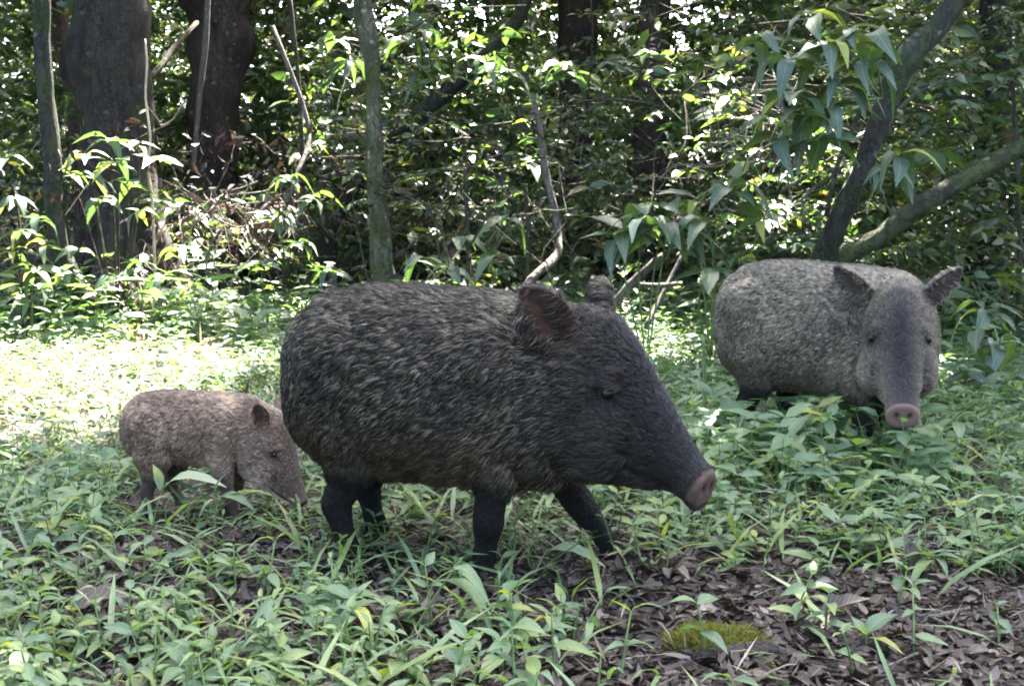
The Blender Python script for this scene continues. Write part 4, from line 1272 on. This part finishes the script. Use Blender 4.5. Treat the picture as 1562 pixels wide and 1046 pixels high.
def herbs():
    items = []
    rng = np.random.default_rng(5)
    cand = []
    # evenly over what the camera sees, by ground area
    while len(cand) < 9500:
        d = math.sqrt(rng.uniform(1.5 ** 2, 7.2 ** 2))
        x = rng.uniform(-.47, .47) * d
        if rng.random() < bare(x, d) * .95: cand.append((x, d))
    cand.sort(key=lambda c: c[1])
    singles = [c for c in cand if c[1] < 2.9][:270]
    # the plants in front: every plant with its own stem and leaves
    rest = cand[len(singles):]
    for i, (x, y) in enumerate(singles):
        z = float(H(x, y))
        t = empty('herb', (x, y, z))
        s = FPX / y; px = 781 + x * s; py = HORIZON + CAM_H * s
        where = ('in the bottom right litter' if px > 900 and py > 880 else "under the large peccary's snout" if px > 820 else
                 "by the large peccary's legs" if py < 930 and px > 420 else 'below the young peccary' if py < 930 else
                 'in the bottom left corner' if px < 430 else 'below the large peccary')
        h, lean, leaves = herb_spec(rng, x, y)
        big_ = 'tall' if h > .09 else 'short' if h < .055 else 'middling'
        look = '%s %s-leaved %s-paired herb ' % (big_, 'narrow' if leaves[0][3] < .4 else 'broad', {2: 'two', 3: 'three', 4: 'four'}[len(leaves) // 2])
        tag(t, look + where, 'herb', 'herbs growing ' + where); items.append((t, look + where, px))
        tube('stem', [np.zeros(3) - [0, 0, .01], np.array([lean[0] * h * .5, lean[1] * h * .5, h * .55]), np.array([lean[0] * h, lean[1] * h, h])], [.0022, .0018, .0012], M['stem'], t, sides=5, sub=2)
        for (p, d, l_, wr) in leaves:
            put_leaf(LEAF_HERB[(0, 2, 4)[int(rng.integers(3))] if wr < .4 else (1, 3)[int(rng.integers(2))]], t, p, d, l_, rng.normal(0, .3))
    tell_apart(items)
    pos, dr, up, L, Wd, tn = [], [], [], [], [], []
    g = Geo()
    for (x, y) in rest:
        z = float(H(x, y))
        h, lean, leaves = herb_spec(rng, x, y, 1.0 + .08 * max(0, y - 3))
        b = np.array([x, y, z]); t0 = rng.random()
        for (p, d, l_, wr) in leaves:
            pos.append(b + p); dr.append(d); up.append([rng.normal(0, .3), rng.normal(0, .3) - .1, 1]); L.append(l_); Wd.append(l_ * wr); tn.append(np.clip(t0 * .8 + rng.normal(.08, .12), 0, 1))
        if y < 4.5: g.tube([b, b + np.array([lean[0] * h, lean[1] * h, h])], [.002, .001], sides=3, sub=1, cap=False)
    # taller leafy margin where the clearing meets the wood
    for _ in range(900):
        y = rng.uniform(5.4, 7.0); x = rng.uniform(-.46, .46) * y
        if rng.random() > .35 + .9 * float(vnoise(x, y, 1.7, 27)): continue
        z = float(H(x, y)); b = np.array([x, y, z]); t0 = rng.random()
        h, lean, leaves = herb_spec(rng, x, y, rng.uniform(1.6, 3.4) * (1.25 if x < -1 else 1))
        for (p, d, l_, wr) in leaves:
            pos.append(b + p); dr.append(d); up.append([rng.normal(0, .3), rng.normal(0, .3) - .1, 1]); L.append(l_ * .8); Wd.append(l_ * wr * .8); tn.append(np.clip(t0 * .8 + rng.normal(.08, .12), 0, 1))
        g.tube([b, b + np.array([lean[0] * h, lean[1] * h, h])], [.003, .001], sides=3, sub=1, cap=False)
    # grass blades among them
    n = 8000
    y = np.sqrt(rng.uniform(1.5 ** 2, 6.5 ** 2, n)); x = rng.uniform(-.47, .47, n) * y
    k = np.array([rng.random() < bare(a, b) + .12 for a, b in zip(x, y)])
    x, y = x[k], y[k]; n = len(x)
    a = rng.uniform(0, 6.283, n)
    gl = rng.uniform(.06, .17, n)
    pos = np.vstack([np.array(pos), np.stack([x, y, H(x, y)], 1)])
    dr = np.vstack([np.array(dr), np.stack([np.cos(a) * .7, np.sin(a) * .7, rng.uniform(.4, 1.4, n)], 1)])
    up = np.vstack([np.array(up), np.tile([0, 0, 1.0], (n, 1)) + rng.normal(0, .2, (n, 3))])
    L = np.concatenate([L, gl]); Wd = np.concatenate([Wd, gl * .075]); tn = np.concatenate([tn, rng.uniform(.4, 1, n)])
    o = leaf_batch('ground_cover', pos, dr, up, L, Wd, M['herb'], tn, droop=np.concatenate([np.full(len(L) - n, .28), np.full(n, .55)]))
    tag(o, 'dense low green herbs and grass covering the clearing', kind='stuff')
    o = g.build('ground_cover_stems', M['stem']); tag(o, 'thin green stems of the low herbs', kind='stuff')
herbs()

def sprout(name, label, px, py, leaves, stem_top, mat_meshes, cat='seedling', stem_r=.002, stem_mat=None, seed=0, bend_=0.0, group=None):
    """one plant read from the photograph: base pixel, stem top (px, py), leaves (end px, end py, depth offset)"""
    r = random.Random(seed)
    b = ground_at(px, py); d = b[1]
    t = empty(name, b); tag(t, label, cat, group)
    top = W(stem_top[0], stem_top[1], d) - b
    tube('stem', [np.array([0, 0, -.01]), top * .5 + np.array([bend_, 0, 0]), top], [stem_r, stem_r * .85, stem_r * .5], stem_mat or M['stem'], t, sides=6)
    for k, lf in enumerate(leaves):
        (x0, y0), (x1, y1), dz = lf[0], lf[1], lf[2]
        p0 = W(x0, y0, d) - b; p1 = W(x1, y1, d + dz) - b
        me = mat_meshes[k % len(mat_meshes)]
        if len(lf) > 3: me = lf[3]
        put_leaf(me, t, p0, p1 - p0, float(np.linalg.norm(p1 - p0)), r.uniform(-.4, .4))
    return t

H0, H1_, H2, H3, H4 = LEAF_HERB
sprout('seedling', 'two-leaved sprout standing before the snout of the large peccary', 1012, 812, [((1010, 716), (972, 694), -.03), ((1010, 714), (1045, 708), -.04)], (1010, 716), [H0])
sprout('dry_stalk', 'bare dry stalk standing before the shoulder of the large peccary', 800, 842, [((772, 690), (758, 625), -.02, LEAF_BLADE[2])], (772, 608), LEAF_BLADE, 'stalk', .0026, M['straw'], bend_=-.012)
sprout('grass_tuft', 'arching pale grass blade before the forward leg of the large peccary', 812, 880, [((812, 872), (838, 790), -.02, LEAF_BLADE[0]), ((835, 840), (915, 835), -.05, LEAF_PALE[0]), ((815, 870), (780, 800), 0, LEAF_BLADE[2])], (835, 836), LEAF_BLADE, 'grass', .002)
sprout('grass_tuft', 'tall grass stem with long arching blades between the legs of the large peccary', 618, 975, [((650, 915), (705, 845), -.03, LEAF_BLADE[2]), ((690, 865), (745, 890), -.06, H2), ((668, 885), (770, 928), -.05, H2), ((640, 930), (610, 880), 0, LEAF_BLADE[1])], (705, 850), LEAF_BLADE, 'grass', .0024)
sprout('seedling', 'yellow-green broad-leaved seedling in the foreground left of centre', 535, 985, [((535, 920), (500, 975), -.05, H3), ((540, 915), (565, 880), .02, H1_), ((535, 925), (575, 960), -.06, LEAF_YEL[0]), ((530, 915), (480, 905), 0, H1_)], (536, 915), LEAF_HERB)
sprout('seedling', 'seedling with three broad leaves alone in the leaf litter at the bottom right', 1322, 992, [((1322, 965), (1365, 925), .02, H3), ((1322, 968), (1285, 945), -.02, H3), ((1325, 972), (1378, 985), -.05, H1_), ((1320, 970), (1300, 935), .03, H1_)], (1322, 962), LEAF_HERB)
sprout('seedling', 'seedling with a pale upright leaf at the edge of the leaf litter', 1325, 905, [((1340, 862), (1340, 825), 0, H1_), ((1340, 862), (1315, 860), -.03, H3), ((1342, 858), (1375, 835), -.02, H3)], (1341, 858), LEAF_HERB)
sprout('seedling', 'spreading seedling with long leaves beside the upright pale one', 1430, 885, [((1425, 850), (1380, 838), -.02, H1_), ((1425, 850), (1462, 842), -.03, H0), ((1425, 855), (1385, 875), -.06, H2), ((1425, 850), (1450, 870), -.05, H0)], (1425, 848), LEAF_HERB)
sprout('seedling', 'small seedling cut off by the lower edge right of centre', 1115, 1060, [((1115, 1035), (1072, 1022), -.02, H3), ((1115, 1035), (1160, 1040), -.04, H1_)], (1115, 1034), LEAF_HERB)
sprout('seedling', 'seedling with a white sunlit leaf in front of the young peccary', 228, 812, [((244, 748), (238, 702), -.01, LEAF_PALE[0]), ((250, 742), (330, 712), -.04, LEAF_PALE[0]), ((250, 745), (300, 735), -.03, H0)], (250, 740), LEAF_HERB)
sprout('seedling', 'green seedling with a cupped leaf under the belly of the young peccary', 325, 835, [((330, 760), (335, 718), 0, H3), ((332, 758), (385, 760), -.04, H0), ((330, 762), (300, 775), -.03, H2), ((335, 770), (420, 735), .0, H0)], (331, 758), LEAF_HERB)
sprout('seedling', 'large yellow leaves of a plant before the belly of the grey peccary', 1225, 715, [((1190, 645), (1262, 612), -.05, LEAF_YEL[0]), ((1232, 650), (1262, 625), .02, LEAF_PALE[0]), ((1232, 650), (1210, 625), .02, H1_)], (1232, 650), LEAF_HERB, stem_r=.003)
sprout('seedling', 'arching yellow leaf on a seedling under the chin of the grey peccary', 1290, 700, [((1330, 636), (1280, 640), -.04, LEAF_YEL[0]), ((1285, 645), (1255, 660), -.03, H0)], (1300, 642), LEAF_HERB, stem_r=.003)
sprout('seedling', 'plant with one bluish broad leaf right of the snout of the grey peccary', 1457, 740, [((1460, 640), (1482, 622), -.03, H3), ((1458, 640), (1428, 648), -.04, H3), ((1460, 642), (1465, 665), -.08, H1_)], (1459, 638), LEAF_HERB, stem_r=.003)
sprout('stalk', 'upright green stalk by the hind leg of the grey peccary', 1076, 655, [], (1073, 512), LEAF_HERB, 'stalk', .0075)
sprout('seedling', 'seedling with a round white leaf at the hind foot of the grey peccary', 1140, 660, [((1130, 600), (1160, 596), -.03, LEAF_PALE[0]), ((1130, 605), (1190, 635), -.05, H0)], (1130, 600), LEAF_HERB)
sprout('grass_tuft', 'pale bent grass blades in the herbs at the right edge', 1530, 800, [((1530, 770), (1480, 742), -.03, LEAF_PALE[0]), ((1530, 765), (1560, 750), -.03, LEAF_PALE[0]), ((1532, 780), (1545, 740), 0, LEAF_BLADE[0])], (1530, 762), LEAF_BLADE, 'grass')

# ------------------------------------------------------------------ leaf litter
def litter():
    rng = np.random.default_rng(9)
    items = []
    spots = []
    while len(spots) < 300:
        d = math.sqrt(rng.uniform(1.52 ** 2, 2.5 ** 2)); x = rng.uniform(-.44, .44) * d
        if rng.random() > bare(x, d) * 1.1: spots.append((x, d))
    for x, y in spots:
        o = bpy.data.objects.new('dead_leaf', LEAF_DEAD[int(rng.integers(len(LEAF_DEAD)))])
        link(o)
        s = FPX / y; px = 781 + x * s; py = HORIZON + CAM_H * s
        where = ('at the bottom right' if px > 950 and py > 960 else "below the large peccary's snout" if px > 800 else 'at the bottom left' if px < 420 else "below the large peccary's belly")
        l_ = rng.uniform(.022, .058)
        a = rng.uniform(0, 6.283)
        k = int(rng.integers(len(LEAF_DEAD))); o.data = LEAF_DEAD[k]
        look = '%s %s dead leaf pointing %s ' % ('large' if l_ > .047 else 'small' if l_ < .034 else 'mid-sized', ('curled', 'flat broad', 'arched narrow', 'crumpled broad', 'upcurved narrow')[k],
                                                ('right', 'away', 'left', 'nearer')[int(((a + .785) % 6.283) / 1.5708) % 4])
        tag(o, look + where, 'dead leaf', 'dead leaves on the forest floor ' + where); items.append((o, look + where, px))
        o.matrix_basis = Matrix.Translation((x, y, float(H(x, y)) + rng.uniform(.004, .012))) @ frame((math.cos(a), math.sin(a), rng.normal(0, .10)), roll=rng.normal(0, .22)) @ Matrix.Diagonal((l_, l_, l_, 1))
    tell_apart(items)
    for n, y0, y1, det, nm, lb in ((30000, 1.4, 2.7, 2, 'leaf_litter', 'layer of small dead leaves and leaf scraps on the near soil'), (20000, 2.7, 7.5, 1, 'leaf_litter', 'dead leaves on the soil under the farther herbs')):
        y = np.sqrt(rng.uniform(y0 ** 2, y1 ** 2, n)); x = rng.uniform(-.47, .47, n) * y
        P = np.stack([x, y, H(x, y) + rng.uniform(.001, .012, n)], 1)
        a = rng.uniform(0, 6.283, n); l_ = rng.uniform(.008, .034, n)
        o = leaf_batch(nm, P, np.stack([np.cos(a), np.sin(a), rng.normal(0, .22, n)], 1), rng.normal(0, .35, (n, 3)) + [0, 0, 1], l_, l_ * rng.uniform(.25, .6, n), M['litter'], rng.random(n) ** 1.2, droop=rng.normal(0, .3, n), fold=.2, detail=det)
        tag(o, lb, kind='stuff')
    # dry grass and straw, denser and paler in the sun patch to paint it whiter
    n = 20000
    y = np.sqrt(rng.uniform(1.5 ** 2, 6.6 ** 2, n)); x = rng.uniform(-.47, .47, n) * y
    k = rng.random(n) < np.where((x < -.9) & (y > 3.3), 1.0, .20)
    x, y = x[k], y[k]; n = len(x)
    a = rng.uniform(0, 6.283, n); l_ = rng.uniform(.03, .11, n) * np.where(y < 2.9, .6, 1)
    o = leaf_batch('dry_grass', np.stack([x, y, H(x, y) + rng.uniform(.004, .05, n)], 1), np.stack([np.cos(a), np.sin(a), rng.normal(.1, .35, n)], 1), rng.normal(0, .4, (n, 3)) + [0, 0, 1], l_, l_ * rng.uniform(.04, .10, n) * np.where(y < 2.9, 1, 1.9), M['dry'], np.where((x < -.9) & (y > 3.3), .35 + .65 * rng.random(n), rng.random(n)), droop=rng.normal(.1, .3, n), detail=2)
    tag(o, 'dry straw-coloured grass and leaf strips among the herbs, added paler in the sun patch', kind='stuff')
    # sticks in the litter
    g = Geo()
    for k in range(420):
        d = math.sqrt(rng.uniform(1.5 ** 2, 3.4 ** 2)); xx = rng.uniform(-.45, .45) * d
        a = rng.uniform(0, 6.283); ln = rng.uniform(.03, .14); r = rng.uniform(.0008, .0022)
        v = np.array([math.cos(a), math.sin(a), rng.normal(0, .1)])
        p = np.array([xx, d, float(H(xx, d)) + .008])
        g.tube([p - v * ln / 2, p + np.array([0, 0, .006]) + rng.normal(0, .006, 3), p + v * ln / 2], [r, r, r * .6], sides=4, sub=1, cap=False)
    o = g.build('litter_twigs', M['twig']); tag(o, 'small broken twigs strewn over the leaf litter', kind='stuff')
litter()

def stick(label, pix, w, mat, name='fallen_stick', rough=.3):
    P = []
    for px, py, up in pix:
        q = ground_at(px, py); q[2] += up; P.append(q)
    P = np.array(P); c = P.mean(0)
    r = [k / 2 * q[1] / FPX for k, q in zip(w, P)]
    v, f = tube_geo(P - c, r, 10, rough)
    o = mesh_obj(name, v, f, mat); o.location = c
    tag(o, label, 'stick')
stick('rotten dark log piece beside the moss clump at the bottom right', [(1055, 1012, .01), (1120, 1008, .014), (1175, 1002, .012), (1212, 1010, .008)], [20, 26, 26, 14], M['bark_dark'], 'log')
stick('dark broken stick end pointing at the lower edge below the log piece', [(1150, 1018, .01), (1175, 1040, .012), (1200, 1060, .01)], [12, 15, 15], M['bark_grey'])
stick('long pale thin stick lying along the litter at the bottom right', [(1215, 1018, .008), (1290, 1030, .008), (1350, 1026, .01), (1400, 1014, .02)], [5, 7, 6, 4], M['twig'])
stick('long dark twig along the lower edge at the right', [(1180, 1030, .006), (1300, 1036, .006), (1420, 1036, .006), (1530, 1040, .006)], [5, 6, 5, 4], M['twig_dark'])
stick('curved pale twig rising at the right edge of the litter', [(1448, 880, .01), (1480, 868, .012), (1520, 862, .02), (1552, 848, .03)], [4, 5, 5, 4], M['twig'])
stick('pale peeled stick fragment right of the lone three-leaved seedling', [(1390, 948, .01), (1430, 950, .012), (1478, 944, .02)], [8, 10, 6], M['twig'])
stick('brown rotten stick in the herbs below the young peccary', [(388, 925, .012), (430, 930, .014), (475, 942, .01)], [12, 14, 10], M['bark_red'])
stick('dark stick half buried below the forward leg of the large peccary', [(905, 965, .006), (980, 972, .008), (1040, 968, .01)], [7, 9, 8], M['bark_dark'])

stick('short grey log lying in the herbs left of the slim sapling', [(58, 468, .05), (85, 466, .05), (112, 470, .04)], [9, 11, 10], M['bark_grey'], 'log')

def big_dead_leaf(label, px, py, ln, ang, tilt, k, mat_i=0):
    b = ground_at(px, py)
    o = bpy.data.objects.new('dead_leaf', LEAF_DEAD[k]); link(o)
    o.matrix_basis = Matrix.Translation((b[0], b[1], b[2] + .012)) @ frame((math.cos(ang), math.sin(ang), tilt), roll=.2) @ Matrix.Diagonal((ln, ln, ln, 1))
    tag(o, label, 'dead leaf', 'large dead leaves')
big_dead_leaf('large upright grey-brown dead leaf beside the curved pale twig', 1392, 885, .075, 1.9, 1.6, 1)
big_dead_leaf('big dark curled dead leaf in the bottom left herbs', 95, 950, .12, .3, .25, 3)
big_dead_leaf('second dark dead leaf folded under the big curled one at the bottom left', 130, 985, .11, 2.6, .2, 2)
big_dead_leaf('reddish dead leaf behind the moss clump', 860, 1020, .06, .6, .2, 0)
big_dead_leaf('broad brown dead leaf right of the moss clump', 1250, 945, .09, .2, .12, 1)

def moss_clump():
    rng = np.random.default_rng(3)
    c = ground_at(1085, 985)
    n = 2600
    a = rng.uniform(0, 6.283, n); r = np.sqrt(rng.random(n))
    rr_ = r * (.75 + .5 * vnoise(np.cos(a) * 2, np.sin(a) * 2, 1.3, 4))
    x, y = np.cos(a) * rr_ * .085, np.sin(a) * rr_ * .05
    z = .024 * (1 - r ** 2) * (.6 + .8 * vnoise(x, y, 40, 3))
    t = empty('moss_clump', c); tag(t, 'yellow-green moss clump on the litter at the bottom right', 'moss')
    xs = np.linspace(-1, 1, 13); vv, ff = [], []
    for j in range(13):
        for i in range(13):
            q = min(1.0, math.hypot(xs[i], xs[j]))
            vv.append((xs[i] * .08, xs[j] * .058, .024 * max(0, 1 - q * q) - .008 + .004 * rng.random()))
    for j in range(12):
        for i in range(12): ff.append((j * 13 + i, j * 13 + i + 1, (j + 1) * 13 + i + 1, (j + 1) * 13 + i))
    mesh_obj('cushion', vv, ff, M['bark_moss'], t)
    d = np.stack([x / .075 * .8 + rng.normal(0, .35, n), y / .055 * .8 + rng.normal(0, .35, n), rng.uniform(.3, .9, n)], 1)
    l_ = rng.uniform(.008, .02, n)
    leaf_batch('moss_shoots', np.stack([x, y, z], 1), d, rng.normal(size=(n, 3)), l_, l_ * .13, M['moss'], rng.random(n), parent=t, detail=1, droop=.5)
moss_clump()
